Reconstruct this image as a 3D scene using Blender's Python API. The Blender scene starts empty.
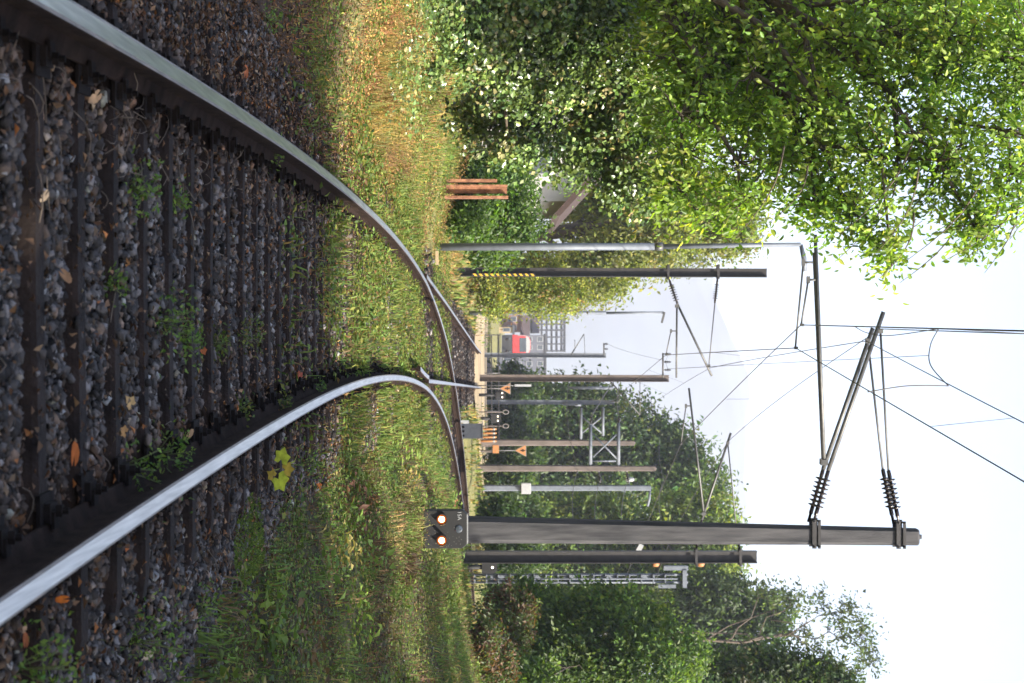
import bpy, math, random
import numpy as np
from mathutils import Vector, Matrix

random.seed(7)
rng = np.random.default_rng(11)
sc = bpy.context.scene
col = sc.collection

# ------------------------------------------------------------------ camera
F = 2100.0            # focal length in pixels of the 1024 px wide frame
HZ = 500.0            # picture column of the horizon (the frame lies on its side)
EYE = 1.17            # eye height above the rail heads
cd = bpy.data.cameras.new('camera')
cd.sensor_fit = 'HORIZONTAL'; cd.sensor_width = 36.0; cd.lens = 36.0 * F / 1024.0
cd.clip_start = 0.1; cd.clip_end = 6000
cam = bpy.data.objects.new('camera', cd); col.objects.link(cam)
pitch = math.atan((512 - HZ) / F)
M = Matrix(((0, -1, 0), (0, 0, -1), (1, 0, 0)))          # camera turned a quarter: picture right is up
cam.matrix_world = Matrix.Translation((0, 0, EYE)) @ (Matrix.Rotation(pitch, 3, 'X') @ M).to_4x4()
cd.dof.use_dof = True; cd.dof.focus_distance = 16.0; cd.dof.aperture_fstop = 8.0
sc.camera = cam

# ------------------------------------------------------------------ sky, sun, exposure
SUN_AZ, SUN_EL = math.radians(128), math.radians(37)       # azimuth clockwise from the line of sight
w = bpy.data.worlds.new('World'); sc.world = w; w.use_nodes = True
nt = w.node_tree; nt.nodes.clear()
wo = nt.nodes.new('ShaderNodeOutputWorld'); bg = nt.nodes.new('ShaderNodeBackground'); sk = nt.nodes.new('ShaderNodeTexSky')
sk.sky_type = 'NISHITA'; sk.sun_disc = False; sk.sun_elevation = SUN_EL; sk.sun_rotation = SUN_AZ
sk.air_density = 1.0; sk.dust_density = 4.0; sk.ozone_density = 1.0; sk.altitude = 400
bg.inputs['Strength'].default_value = 0.11
nt.links.new(sk.outputs[0], bg.inputs[0]); nt.links.new(bg.outputs[0], wo.inputs[0])
sl = bpy.data.lights.new('sun', 'SUN'); sl.energy = 5.0; sl.angle = math.radians(0.6); sl.color = (1.0, 0.93, 0.80)
sun = bpy.data.objects.new('sun', sl); col.objects.link(sun)
sv = Vector((math.sin(SUN_AZ) * math.cos(SUN_EL), math.cos(SUN_AZ) * math.cos(SUN_EL), math.sin(SUN_EL)))
sun.rotation_euler = sv.to_track_quat('Z', 'Y').to_euler(); sun.location = (30, 10, 40)
sc.view_settings.view_transform = 'Standard'; sc.view_settings.look = 'None'
sc.view_settings.exposure = 1.7; sc.view_settings.gamma = 1.0; sc.view_settings.use_curve_mapping = False
sc.cycles.use_denoising = True
sc.cycles.max_bounces = 8; sc.cycles.transparent_max_bounces = 8; sc.cycles.volume_bounces = 1

# ------------------------------------------------------------------ helpers
def at(x, y, Z):
    """point seen at picture pixel (x, y), Z metres ahead"""
    return Vector(((y - 341.5) * Z / F, Z, EYE + (x - HZ) * Z / F))

def tag(o, label=None, cat=None, group=None, kind=None):
    if label: o['label'] = label
    if cat: o['category'] = cat
    if group: o['group'] = group
    if kind: o['kind'] = kind
    return o

def thing(name, loc, label, cat, group=None, kind=None):
    o = bpy.data.objects.new(name, None); o.empty_display_size = 0.2
    col.objects.link(o); o.location = loc
    return tag(o, label, cat, group, kind)

def wloc(o):
    v = Vector((0, 0, 0))
    while o is not None:
        v += o.location; o = o.parent
    return v

class MB:
    """collects shapes in world coordinates, builds ONE mesh object"""
    def __init__(s): s.v = []; s.f = []; s.m = []; s.mi = 0; s.sm = []
    def add(s, vs, fs, smooth=False):
        b = len(s.v); s.v += [tuple(p) for p in vs]
        for f in fs: s.f.append([i + b for i in f]); s.m.append(s.mi); s.sm.append(smooth)
        return s
    def box(s, c, size, rz=0.0, R=None):
        hx, hy, hz = size[0] / 2, size[1] / 2, size[2] / 2
        R = R or Matrix.Rotation(rz, 3, 'Z'); c = Vector(c)
        vs = [c + R @ Vector((a * hx, b * hy, d * hz)) for d in (-1, 1) for a, b in ((-1, -1), (1, -1), (1, 1), (-1, 1))]
        return s.add(vs, [(3, 2, 1, 0), (4, 5, 6, 7), (0, 1, 5, 4), (1, 2, 6, 5), (2, 3, 7, 6), (3, 0, 4, 7)])
    def tube(s, pts, r, n=8, cap=True):
        pts = [Vector(p) for p in pts]
        rs = r if isinstance(r, (list, tuple)) else [r] * len(pts)
        vs = []; prev = None
        for i, p in enumerate(pts):
            t = (pts[min(i + 1, len(pts) - 1)] - pts[max(i - 1, 0)]).normalized()
            if prev is None:
                a = Vector((0, 0, 1)) if abs(t.z) < 0.9 else Vector((1, 0, 0))
                u = t.cross(a).normalized()
            else:
                u = (prev - t * prev.dot(t)).normalized()
            prev = u; v = t.cross(u)
            for k in range(n):
                an = 2 * math.pi * k / n
                vs.append(p + (u * math.cos(an) + v * math.sin(an)) * rs[i])
        fs = []
        for i in range(len(pts) - 1):
            for k in range(n):
                a = i * n + k; b = i * n + (k + 1) % n
                fs.append((a, b, b + n, a + n))
        if cap:
            fs.append(tuple(range(n - 1, -1, -1))); fs.append(tuple((len(pts) - 1) * n + k for k in range(n)))
        return s.add(vs, fs, True)
    def lathe(s, p, d, prof, n=12):
        """prof: (distance along d, radius)"""
        p = Vector(p); d = Vector(d).normalized()
        a = Vector((0, 0, 1)) if abs(d.z) < 0.9 else Vector((1, 0, 0))
        u = d.cross(a).normalized(); v = d.cross(u)
        vs = [p + d * t + (u * math.cos(2 * math.pi * k / n) + v * math.sin(2 * math.pi * k / n)) * r for t, r in prof for k in range(n)]
        fs = [(i * n + k, i * n + (k + 1) % n, (i + 1) * n + (k + 1) % n, (i + 1) * n + k) for i in range(len(prof) - 1) for k in range(n)]
        fs += [tuple(range(n - 1, -1, -1)), tuple((len(prof) - 1) * n + k for k in range(n))]
        return s.add(vs, fs, True)
    def prism(s, pts, axis, depth):
        """flat outline (list of 3-D points) pushed along axis*depth"""
        pts = [Vector(p) for p in pts]; d = Vector(axis) * depth; n = len(pts)
        vs = pts + [p + d for p in pts]
        fs = [tuple(range(n - 1, -1, -1)), tuple(range(n, 2 * n))] + [(i, (i + 1) % n, n + (i + 1) % n, n + i) for i in range(n)]
        return s.add(vs, fs)
    def build(s, name, mat, parent=None, bevel=0):
        o0 = wloc(parent) if parent else Vector((0, 0, 0))
        me = bpy.data.meshes.new(name)
        me.from_pydata([(p[0] - o0.x, p[1] - o0.y, p[2] - o0.z) for p in s.v], [], s.f)
        for mm in (mat if isinstance(mat, (list, tuple)) else [mat]): me.materials.append(mm)
        me.polygons.foreach_set('material_index', s.m)
        me.polygons.foreach_set('use_smooth', s.sm)
        me.update()
        o = bpy.data.objects.new(name, me); col.objects.link(o)
        if parent: o.parent = parent
        if bevel:
            b = o.modifiers.new('bevel', 'BEVEL'); b.width = bevel; b.segments = 2; b.limit_method = 'ANGLE'
        return o

def np_mesh(name, V, Fc, cols, mat, parent=None, kind=None, smooth=False):
    """V (n,3) float, Fc (m,k) int, cols (n,3)"""
    o0 = wloc(parent) if parent else Vector((0, 0, 0))
    V = np.asarray(V, np.float32) - np.array([o0.x, o0.y, o0.z], np.float32)
    Fc = np.asarray(Fc, np.int32); k = Fc.shape[1]; m = len(Fc)
    me = bpy.data.meshes.new(name)
    me.vertices.add(len(V)); me.vertices.foreach_set('co', V.ravel())
    me.loops.add(m * k); me.loops.foreach_set('vertex_index', Fc.ravel())
    me.polygons.add(m)
    me.polygons.foreach_set('loop_start', np.arange(0, m * k, k, dtype=np.int32))
    if smooth: me.polygons.foreach_set('use_smooth', np.ones(m, bool))
    me.update(calc_edges=True)
    if cols is not None:
        a = me.color_attributes.new('col', 'FLOAT_COLOR', 'POINT')
        a.data.foreach_set('color', np.c_[cols, np.ones(len(cols))].astype(np.float32).ravel())
    me.materials.append(mat)
    o = bpy.data.objects.new(name, me); col.objects.link(o)
    if parent: o.parent = parent
    if kind: o['kind'] = kind
    return o

# ------------------------------------------------------------------ materials
def mat(name, base, rough=0.6, metal=0.0, var=0.25, scale=8.0, bump=0.0, bscale=None, spec=0.5, detail=4.0, stretch=None, col2=None):
    m = bpy.data.materials.new(name); m.use_nodes = True
    n = m.node_tree.nodes; l = m.node_tree.links; p = n['Principled BSDF']
    p.inputs['Roughness'].default_value = rough; p.inputs['Metallic'].default_value = metal
    p.inputs['Specular IOR Level'].default_value = spec
    tc = n.new('ShaderNodeTexCoord'); src = tc.outputs['Object']
    if stretch:
        mp = n.new('ShaderNodeMapping'); mp.inputs['Scale'].default_value = stretch
        l.new(src, mp.inputs[0]); src = mp.outputs[0]
    nz = n.new('ShaderNodeTexNoise'); nz.inputs['Scale'].default_value = scale; nz.inputs['Detail'].default_value = detail
    l.new(src, nz.inputs['Vector'])
    rp = n.new('ShaderNodeValToRGB'); b = np.array(base)
    rp.color_ramp.elements[0].position = 0.3; rp.color_ramp.elements[1].position = 0.7
    rp.color_ramp.elements[0].color = (*(b * (1 - var)), 1)
    c2 = np.array(col2) if col2 else np.minimum(b * (1 + var), 1)
    rp.color_ramp.elements[1].color = (*c2, 1)
    l.new(nz.outputs['Fac'], rp.inputs[0]); l.new(rp.outputs[0], p.inputs['Base Color'])
    if bump:
        bn = n.new('ShaderNodeBump'); bn.inputs['Strength'].default_value = bump; bn.inputs['Distance'].default_value = 0.02
        nb = n.new('ShaderNodeTexNoise'); nb.inputs['Scale'].default_value = bscale or scale * 4; nb.inputs['Detail'].default_value = 6
        l.new(src, nb.inputs['Vector']); l.new(nb.outputs['Fac'], bn.inputs['Height']); l.new(bn.outputs[0], p.inputs['Normal'])
    return m

def attr_mat(name, rough=0.8, spec=0.3, scale=3.0, var=0.3, bump=0.0, bscale=40.0, trans=0.0, ttint=(1.0, 1.0, 0.6)):
    """base colour from the mesh's own colours, varied by noise; trans: share of light passing through (leaves)"""
    m = bpy.data.materials.new(name); m.use_nodes = True
    n = m.node_tree.nodes; l = m.node_tree.links; p = n['Principled BSDF']; out = n['Material Output']
    p.inputs['Roughness'].default_value = rough; p.inputs['Specular IOR Level'].default_value = spec
    at_ = n.new('ShaderNodeAttribute'); at_.attribute_name = 'col'
    tc = n.new('ShaderNodeTexCoord'); nz = n.new('ShaderNodeTexNoise')
    nz.inputs['Scale'].default_value = scale; nz.inputs['Detail'].default_value = 5
    l.new(tc.outputs['Object'], nz.inputs['Vector'])
    mr = n.new('ShaderNodeMapRange'); mr.inputs[1].default_value = 0.3; mr.inputs[2].default_value = 0.7
    mr.inputs[3].default_value = 1 - var; mr.inputs[4].default_value = 1 + var
    l.new(nz.outputs['Fac'], mr.inputs[0])
    mx = n.new('ShaderNodeVectorMath'); mx.operation = 'SCALE'
    l.new(at_.outputs['Color'], mx.inputs[0]); l.new(mr.outputs[0], mx.inputs['Scale'])
    l.new(mx.outputs[0], p.inputs['Base Color'])
    if bump:
        bn = n.new('ShaderNodeBump'); bn.inputs['Strength'].default_value = bump; bn.inputs['Distance'].default_value = 0.03
        nb = n.new('ShaderNodeTexNoise'); nb.inputs['Scale'].default_value = bscale; nb.inputs['Detail'].default_value = 6
        l.new(tc.outputs['Object'], nb.inputs['Vector']); l.new(nb.outputs['Fac'], bn.inputs['Height']); l.new(bn.outputs[0], p.inputs['Normal'])
    if trans:
        tr = n.new('ShaderNodeBsdfTranslucent'); ti = n.new('ShaderNodeVectorMath'); ti.operation = 'MULTIPLY'
        ti.inputs[1].default_value = ttint
        l.new(mx.outputs[0], ti.inputs[0]); l.new(ti.outputs[0], tr.inputs['Color'])
        ms = n.new('ShaderNodeMixShader'); ms.inputs[0].default_value = trans
        l.new(p.outputs[0], ms.inputs[1]); l.new(tr.outputs[0], ms.inputs[2]); l.new(ms.outputs[0], out.inputs['Surface'])
    return m

def emit_mat(name, c, strength):
    m = bpy.data.materials.new(name); m.use_nodes = True
    p = m.node_tree.nodes['Principled BSDF']
    p.inputs['Base Color'].default_value = (*c, 1); p.inputs['Emission Color'].default_value = (*c, 1)
    p.inputs['Emission Strength'].default_value = strength
    return m

MT = dict(
    raildull=mat('dull_rail_steel', (0.20, 0.17, 0.15), 0.5, 0.8, 0.4, 4.0, 0.2, 60, stretch=(30, 1.5, 30)),
    railtop=mat('polished_rail_steel', (0.58, 0.55, 0.51), 0.30, 1.0, 0.35, 2.2, 0.08, 40, stretch=(30, 1.0, 30), col2=(.66, .63, .59), detail=7),
    railside=mat('rusty_rail_side', (0.022, 0.014, 0.011), 0.95, 0.0, 0.5, 9.0, 0.4, 90, spec=.08),
    sleeper=mat('brown_steel_sleeper', (0.016, 0.012, 0.011), 0.85, 0.0, 0.45, 5.0, 0.6, 50, spec=.14, col2=(0.030, 0.020, 0.016)),
    iron=mat('dark_iron', (0.013, 0.010, 0.009), 0.9, 0.0, 0.4, 20.0, 0.3, spec=.1),
    stone=attr_mat('ballast_stone', 0.9, 0.15, 30.0, 0.35, 0.3, 120.0),
    ground=attr_mat('ground_soil', 0.95, 0.1, 5.0, 0.45, 0.8, 35.0),
    blade=attr_mat('grass_blade', 0.6, 0.3, 2.0, 0.2, trans=0.40),
    leaf=attr_mat('tree_leaf', 0.45, 0.5, 1.0, 0.15, trans=0.6, ttint=(1.3, 1.35, 0.45)),
    ivy=attr_mat('ivy_leaf', 0.30, 0.7, 1.5, 0.2, trans=0.25, ttint=(1.2, 1.25, 0.5)),
    dead=attr_mat('dead_leaf', 0.8, 0.2, 30.0, 0.3, trans=0.2, ttint=(1.1, 0.9, 0.5)),
    bark=mat('bark', (0.075, 0.058, 0.042), 0.9, 0, 0.4, 12, 0.6, 40),
    concrete=mat('mast_concrete', (0.050, 0.051, 0.056), 0.9, 0, 0.40, 4.0, 0.45, 60, stretch=(3, 3, 0.35), col2=(.082, .080, .083), spec=.15),
    darkmast=mat('dark_painted_steel', (0.020, 0.018, 0.018), 0.6, 0, 0.35, 6, 0.2),
    brownmast=mat('weathered_brown_steel', (0.085, 0.068, 0.060), 0.75, 0, 0.35, 5, 0.2, stretch=(1, 1, 0.3)),
    galv=mat('galvanised_steel', (0.105, 0.118, 0.140), 0.6, 0.1, 0.18, 6, 0.1),
    tube=mat('cantilever_tube', (0.09, 0.088, 0.085), 0.5, 0.4, 0.25, 10),
    insul=mat('insulator_porcelain', (0.016, 0.011, 0.010), 0.25, 0, 0.2, 10),
    wire=mat('copper_wire', (0.075, 0.065, 0.055), 0.6, 0.3, 0.2, 4),
    sigblack=mat('signal_black_paint', (0.005, 0.005, 0.0055), 0.7, 0, 0.3, 60),
    speck=mat('paint_speck', (0.14, 0.13, 0.12), 0.7),
    white=mat('white_paint', (0.26, 0.265, 0.27), 0.6, 0, 0.08, 9),
    yellow=mat('yellow_paint', (0.50, 0.29, 0.025), 0.6, 0, 0.2, 9),
    orange=mat('orange_paint', (0.27, 0.115, 0.035), 0.6, 0, 0.2, 9),
    black=mat('black_paint', (0.012, 0.012, 0.012), 0.6, 0, 0.2, 9),
    rust=mat('rust_primer', (0.20, 0.075, 0.036), 0.9, 0, 0.55, 9, 0.5, col2=(0.33, 0.155, 0.085)),
    cabinet=mat('grey_cabinet_paint', (0.20, 0.20, 0.20), 0.6, 0, 0.15, 9),
    plaster=mat('white_plaster', (0.42, 0.40, 0.39), 0.9, 0, 0.1, 3, 0.1),
    rooftile=mat('brown_roof', (0.036, 0.020, 0.016), 0.85, 0, 0.35, 18, 0.4),
    brick=mat('brown_wall', (0.20, 0.115, 0.085), 0.9, 0, 0.2, 2),
    greywall=mat('grey_wall', (0.075, 0.08, 0.10), 0.85, 0, 0.12, 1),
    slab=mat('concrete_frame', (0.045, 0.048, 0.055), 0.85, 0, 0.15, 2),
    glass=mat('window_glass', (0.05, 0.06, 0.075), 0.08, 0, 0.2, 2, spec=0.8),
    red=mat('red_train_paint', (0.55, 0.03, 0.03), 0.35, 0, 0.08, 3),
    sand=mat('sandy_path', (0.26, 0.20, 0.11), 0.95, 0, 0.3, .5, 0.4, 8, col2=(0.36, 0.27, 0.16)),
    rock=mat('forested_mountain', (0.05, 0.065, 0.065), 1.0, 0, 0.35, 0.01),
    wood=mat('grey_weathered_board', (0.36, 0.29, 0.24), 0.85, 0, 0.3, 14, 0.3, stretch=(6, 6, 1)),
    glowring=emit_mat('amber_lamp_glow', (0.45, 0.10, 0.02), 0.35),  # orange glow around the signal lamps, painted as a faintly emitting surface
    lampwhite=emit_mat('lit_lamp', (1.0, 0.62, 0.30), 7.0),
    lampfar=emit_mat('lit_far_lamp', (1.0, 0.85, 0.65), 1.2),
)

# ------------------------------------------------------------------ the lie of the land
PC = [2.4113266e-05, 0.00062732451, -0.0468414812, 0.0952241291]
def xc(Z):                                                  # centre line of the curved track
    Z = np.asarray(Z, float)
    far = np.polyval(PC, 62.0) + (3 * PC[0] * 62 ** 2 + 2 * PC[1] * 62 + PC[2]) * (Z - 62) + 0.0035 * (Z - 62) ** 2
    near = np.polyval(PC, -5.0) - (3 * PC[0] * 25 - 2 * PC[1] * 5 + PC[2]) * -(Z + 5)
    return np.where(Z > 62, far, np.where(Z < -5, near, np.polyval(PC, Z)))
X23 = float(np.polyval(PC, 23.0))
def xs(Z): return X23 + 0.0235 * (np.asarray(Z, float) - 23.0)   # centre line of the straight track
RZ = ([-50, 15, 18, 23, 30, 40, 53, 80, 100, 200, 350, 600, 2000], [0, 0, .01, .05, .12, .165, .20, .28, .40, .75, 1.45, 2.0, 6.0])
def rz(Z): return np.interp(Z, *RZ)                          # height of the rail heads
def sm(a, b, t):
    t = np.clip((np.asarray(t, float) - a) / (b - a), 0, 1); return t * t * (3 - 2 * t)
NT = np.random.default_rng(5).random((257, 257)) * 2 - 1
def vn(X, Y):
    i = np.floor(X).astype(int); j = np.floor(Y).astype(int); u = X - i; v = Y - j; u = u * u * (3 - 2 * u); v = v * v * (3 - 2 * v)
    i %= 256; j %= 256
    return (NT[i, j] * (1 - u) + NT[i + 1, j] * u) * (1 - v) + (NT[i, j + 1] * (1 - u) + NT[i + 1, j + 1] * u) * v
def wob(X, Y, s, ph=0.0):                                    # smooth irregular patches, about -1.5 .. 1.5
    X = np.asarray(X, float) * s * .5 + 37.7 * ph + 11.3; Y = np.asarray(Y, float) * s * .5 - 19.1 * ph + 5.9
    return 1.5 * (vn(X, Y) + .5 * vn(X * 2.1 + 7.3, Y * 2.1 + 3.1))
def gz(X, Y):
    X = np.asarray(X, float); Y = np.asarray(Y, float)
    dc = np.abs(X - xc(Y)); ds = np.where(Y > 23, np.abs(X - xs(Y)), 99.0); d = np.minimum(dc, ds)
    base = rz(Y) - 0.215
    left = X < np.where(Y > 23, np.minimum(xc(Y), xs(Y)), xc(Y))
    off = sm(1.3, 2.2, d)
    bank = np.where(left, sm(1.6, 4.2, d) * (0.42 + 0.10 * sm(5, 12, d)) * sm(9, 20, Y) + sm(5, 14, d) * 0.5 * sm(9, 20, Y),
                    sm(1.3, 2.6, d) * 0.26 * sm(8, 17, Y) + sm(3.0, 9, d) * 0.9)
    bank = bank * (1 - 0.8 * sm(70, 110, Y))
    rough = 0.025 * wob(X, Y, 2.1) + 0.012 * wob(X, Y, 6.3, 1.0)
    return base + bank + rough * off - 0.012 * off

# ground sheet ---------------------------------------------------------------
def axis(lo, hi, fine_lo, fine_hi, step, grow=1.18):
    a = list(np.arange(fine_lo, fine_hi, step)); s = step; x = fine_hi
    while x < hi: a.append(x); s *= grow; x += s
    a.append(hi); s = step; x = fine_lo - step
    b = []
    while x > lo: b.append(x); s *= grow; x -= s
    b.append(lo)
    return np.array(b[::-1] + a)
gx = axis(-2700, 2700, -7, 8, 0.17); gy = axis(-220, 3480, 4.5, 42, 0.22, 1.09)
GX, GY = np.meshgrid(gx, gy); GZ = gz(GX, GY)
V = np.c_[GX.ravel(), GY.ravel(), GZ.ravel()]
nx, ny = len(gx), len(gy)
ii = (np.arange(ny - 1)[:, None] * nx + np.arange(nx - 1)[None]).ravel()
FQ = np.c_[ii, ii + 1, ii + nx + 1, ii + nx]
dd = np.abs(V[:, 0] - xc(V[:, 1])); dd = np.minimum(dd, np.where(V[:, 1] > 23, np.abs(V[:, 0] - xs(V[:, 1])), 99))
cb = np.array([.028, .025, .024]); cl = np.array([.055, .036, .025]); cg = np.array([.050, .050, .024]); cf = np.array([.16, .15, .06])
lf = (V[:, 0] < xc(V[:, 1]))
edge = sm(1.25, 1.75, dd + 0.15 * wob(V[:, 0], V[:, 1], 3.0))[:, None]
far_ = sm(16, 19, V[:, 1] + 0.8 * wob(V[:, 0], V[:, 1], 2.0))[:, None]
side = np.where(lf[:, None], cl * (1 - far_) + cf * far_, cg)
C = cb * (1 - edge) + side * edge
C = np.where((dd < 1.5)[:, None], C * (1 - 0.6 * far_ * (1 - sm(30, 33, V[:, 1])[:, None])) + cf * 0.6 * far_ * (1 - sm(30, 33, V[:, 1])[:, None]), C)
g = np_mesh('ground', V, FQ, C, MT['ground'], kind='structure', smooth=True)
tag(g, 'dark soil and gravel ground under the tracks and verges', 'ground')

# sandy path far ahead
mb = MB()
for i in range(12):
    X0 = -3 + i * 1.0
    for j in range(12):
        Y0 = 84 + j * 4.0 + 1.2 * math.sin(i * .7); Y1 = Y0 + 4.0
        Ya, Yb = Y0, Y1
        Yc = 84 + j * 4.0 + 1.2 * math.sin((i + 1) * .7)
        vs = [(X0, Ya, 0), (X0 + 1, Yc, 0), (X0 + 1, Yc + 4, 0), (X0, Yb, 0)]
        mb.add([(p[0], p[1], float(gz(p[0], p[1])) + 0.05) for p in vs], [(0, 1, 2, 3)], True)
tag(mb.build('path', MT['sand']), 'sunlit sandy path crossing beyond the turnout', 'path', kind='structure')

# mountain
mx = np.linspace(-1900, 1900, 120); my = np.linspace(2300, 3300, 36)
MX, MY = np.meshgrid(mx, my)
ridge = 316 + 44 * np.sin(MX / 340.0 + .8) + 20 * np.sin(MX / 126.0) + 9 * np.sin(MX / 42.0) - np.clip(MX - 120, 0, 800) * 0.10
MZ = ridge * np.sin(np.clip((MY - 2300) / 840.0, 0, 1) * np.pi / 2) ** 1.2 + 6 * wob(MX, MY, .03) - 4
V = np.c_[MX.ravel(), MY.ravel(), MZ.ravel()]; nx = len(mx)
ii = (np.arange(len(my) - 1)[:, None] * nx + np.arange(nx - 1)[None]).ravel()
o = np_mesh('hills', V, np.c_[ii, ii + 1, ii + nx + 1, ii + nx], None, MT['rock'], kind='structure', smooth=True)
tag(o, 'pale blue mountain ridge fading in the haze', 'mountain')

# ------------------------------------------------------------------ tracks
G = 1.435
def rail_path(f, side, z0, z1, flare=None):
    Z = np.concatenate([np.arange(z0, min(z1, 40), 0.4), np.arange(40, z1 + .01, 1.0)]) if z1 > 40 else np.arange(z0, z1 + .01, 0.4)
    c = f(Z); dZ = np.gradient(c, Z); n = np.sqrt(1 + dZ ** 2)
    X = c + side * (G / 2 + 0.036) / n; Y = Z - side * (G / 2 + 0.036) * dZ / n
    if flare is not None: X = X + flare(Z)
    return [Vector((a, b, float(rz(b)))) for a, b in zip(X, Y)]
PROF = [(-.036, -.012), (-.033, -.004), (-.024, -.0005), (.024, -.0005), (.033, -.004), (.036, -.012), (.034, -.042), (.009, -.058), (.009, -.125), (.062, -.142), (.062, -.152),
        (-.062, -.152), (-.062, -.142), (-.009, -.125), (-.009, -.058), (-.034, -.042)]
def rail_mesh(name, pts, parent, label=None):
    n = len(PROF); vs = []
    for i, p in enumerate(pts):
        t = (pts[min(i + 1, len(pts) - 1)] - pts[max(i - 1, 0)]).normalized()
        s = Vector((t.y, -t.x, 0)).normalized()
        vs += [p + s * a + Vector((0, 0, b)) for a, b in PROF]
    mb = MB()
    fs = []; ms = []
    for i in range(len(pts) - 1):
        for k in range(n):
            fs.append((i * n + k, (i + 1) * n + k, (i + 1) * n + (k + 1) % n, i * n + (k + 1) % n)); ms.append(0 if k == 2 else 2 if k in (1, 3) else 1)
    fs += [tuple(range(n)), tuple((len(pts) - 1) * n + k for k in range(n - 1, -1, -1))]; ms += [1, 1]
    mb.add(vs, fs); mb.m = ms
    o = mb.build(name, [MT['railtop'], MT['railside'], MT['raildull']], parent)
    if label: o['label'] = label
    return o

tr = thing('railway_track', (0, 5, 0), 'curved railway track with shiny rails swinging away behind the masts', 'track', kind='structure')
ts = thing('railway_track', (float(xs(30)), 30, 0.1), 'straight railway track branching off at the overgrown turnout', 'track', kind='structure')
rail_mesh('rail', rail_path(xc, -1, 2.0, 95), tr); rail_mesh('rail', rail_path(xc, 1, 2.0, 95), tr)
rail_mesh('rail', rail_path(xs, -1, 30.2, 92), ts); rail_mesh('rail', rail_path(xs, 1, 31.0, 92), ts)
fl = lambda Z: -0.055 - 0.12 * np.clip((Z - 31) / -3.0, 0, 1) ** 1.5
rail_mesh('wing_rail', rail_path(xs, 1, 28.3, 31.4, fl), ts)

# sleepers: pressed steel troughs
def sleeper_mesh(L=2.5):
    mb = MB(); prof = [(-.115, -.11), (-.064, -.014), (-.048, 0), (.048, 0), (.064, -.014), (.115, -.11)]
    secs = [(-L / 2 - .03, -.09, .8), (-L / 2 + .03, -.012, .96), (-L / 2 + .12, 0, 1), (-.6, 0, 1), (0, -.004, 1), (.6, 0, 1), (L / 2 - .12, 0, 1), (L / 2 - .03, -.012, .96), (L / 2 + .03, -.09, .8)]
    n = len(prof); vs = [(x, y * k, min(z, 0) + dz if z > -.1 else z) for x, dz, k in secs for y, z in prof]
    fs = [(i * n + k, (i + 1) * n + k, (i + 1) * n + k + 1, i * n + k + 1) for i in range(len(secs) - 1) for k in range(n - 1)]
    fs += [tuple(range(n - 1, -1, -1)), tuple((len(secs) - 1) * n + k for k in range(n))]
    fs = [tuple(reversed(f)) for f in fs]
    mb.add(vs, fs)
    me = bpy.data.meshes.new('sleeper'); me.from_pydata(mb.v, [], mb.f); me.materials.append(MT['sleeper']); me.update(); return me
def clip_mesh():
    mb = MB()
    mb.box((0, 0, .006), (.30, .17, .012))
    for s in (-1, 1):
        mb.box((s * .092, 0, .020), (.06, .09, .022)); mb.box((s * .072, 0, .034), (.05, .06, .012))
        mb.lathe((s * .098, 0, .04), (0, 0, 1), [(0, .020), (.018, .020), (.018, .011), (.036, .011)], 6)
    me = bpy.data.meshes.new('rail_clamp'); me.from_pydata(mb.v, [], mb.f); me.materials.append(MT['iron']); me.update(); return me
SLP, CLP, SLPW = sleeper_mesh(), clip_mesh(), sleeper_mesh(3.0)
sl_y = []
def put(me, name, parent, loc, rz_, par_loc):
    o = bpy.data.objects.new(name, me); col.objects.link(o); o.parent = parent
    o.location = Vector(loc) - par_loc; o.rotation_euler.z = rz_; return o
Y = 3.08
k = 0
far_s = MB()
while Y < 70:
    c = float(xc(Y)); dz = float((xc(Y + .1) - xc(Y - .1)) / .2); a = -math.atan(dz)
    zt = float(rz(Y)) - 0.152 - 0.010
    if Y < 31:
        jx = random.uniform(-.04, .04); ja = random.uniform(-.012, .012)
        o = put(SLP if Y < 23 else SLPW, 'sleeper', tr, (c + jx, Y, zt), a + ja, tr.location)
        o.rotation_euler.x = random.uniform(-.03, .03)
        sl_y.append(Y)
        if Y < 24:
            for s in (-1, 1):
                cl_ = bpy.data.objects.new('rail_clamp', CLP); col.objects.link(cl_); cl_.parent = o; cl_.location = (s * .7535 - jx, 0, 0)
    else:
        R = Matrix.Rotation(a, 3, 'Z'); far_s.box((c, Y, zt - .04), (2.5, .2, .08), R=R)
    Y += 0.605
far_s.build('distant_sleepers', MT['sleeper'], tr)['kind'] = 'stuff'
far_s = MB(); Y = 33.0
while Y < 91:
    far_s.box((float(xs(Y)), Y + .1, float(rz(Y)) - .207), (2.5, .2, .08), rz=-.021); Y += .605
far_s.build('distant_sleepers', MT['sleeper'], ts)['kind'] = 'stuff'

# ------------------------------------------------------------------ ballast stones
ICO_V = np.array([(a, b, c) for a in (-1, 1) for b in (-1, 1) for c in (-1, 1)], float) * .72
ICO_F = np.array([(0, 1, 3), (0, 3, 2), (4, 6, 7), (4, 7, 5), (0, 4, 5), (0, 5, 1), (2, 3, 7), (2, 7, 6), (0, 2, 6), (0, 6, 4), (1, 5, 7), (1, 7, 3)])
def rand_rot(n):
    q = rng.normal(size=(n, 4)); q /= np.linalg.norm(q, axis=1)[:, None]; w_, x, y, z = q.T
    return np.stack([np.stack([1 - 2 * (y * y + z * z), 2 * (x * y - z * w_), 2 * (x * z + y * w_)], -1),
                     np.stack([2 * (x * y + z * w_), 1 - 2 * (x * x + z * z), 2 * (y * z - x * w_)], -1),
                     np.stack([2 * (x * z - y * w_), 2 * (y * z + x * w_), 1 - 2 * (x * x + y * y)], -1)], 1)
verge_x = None
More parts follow.
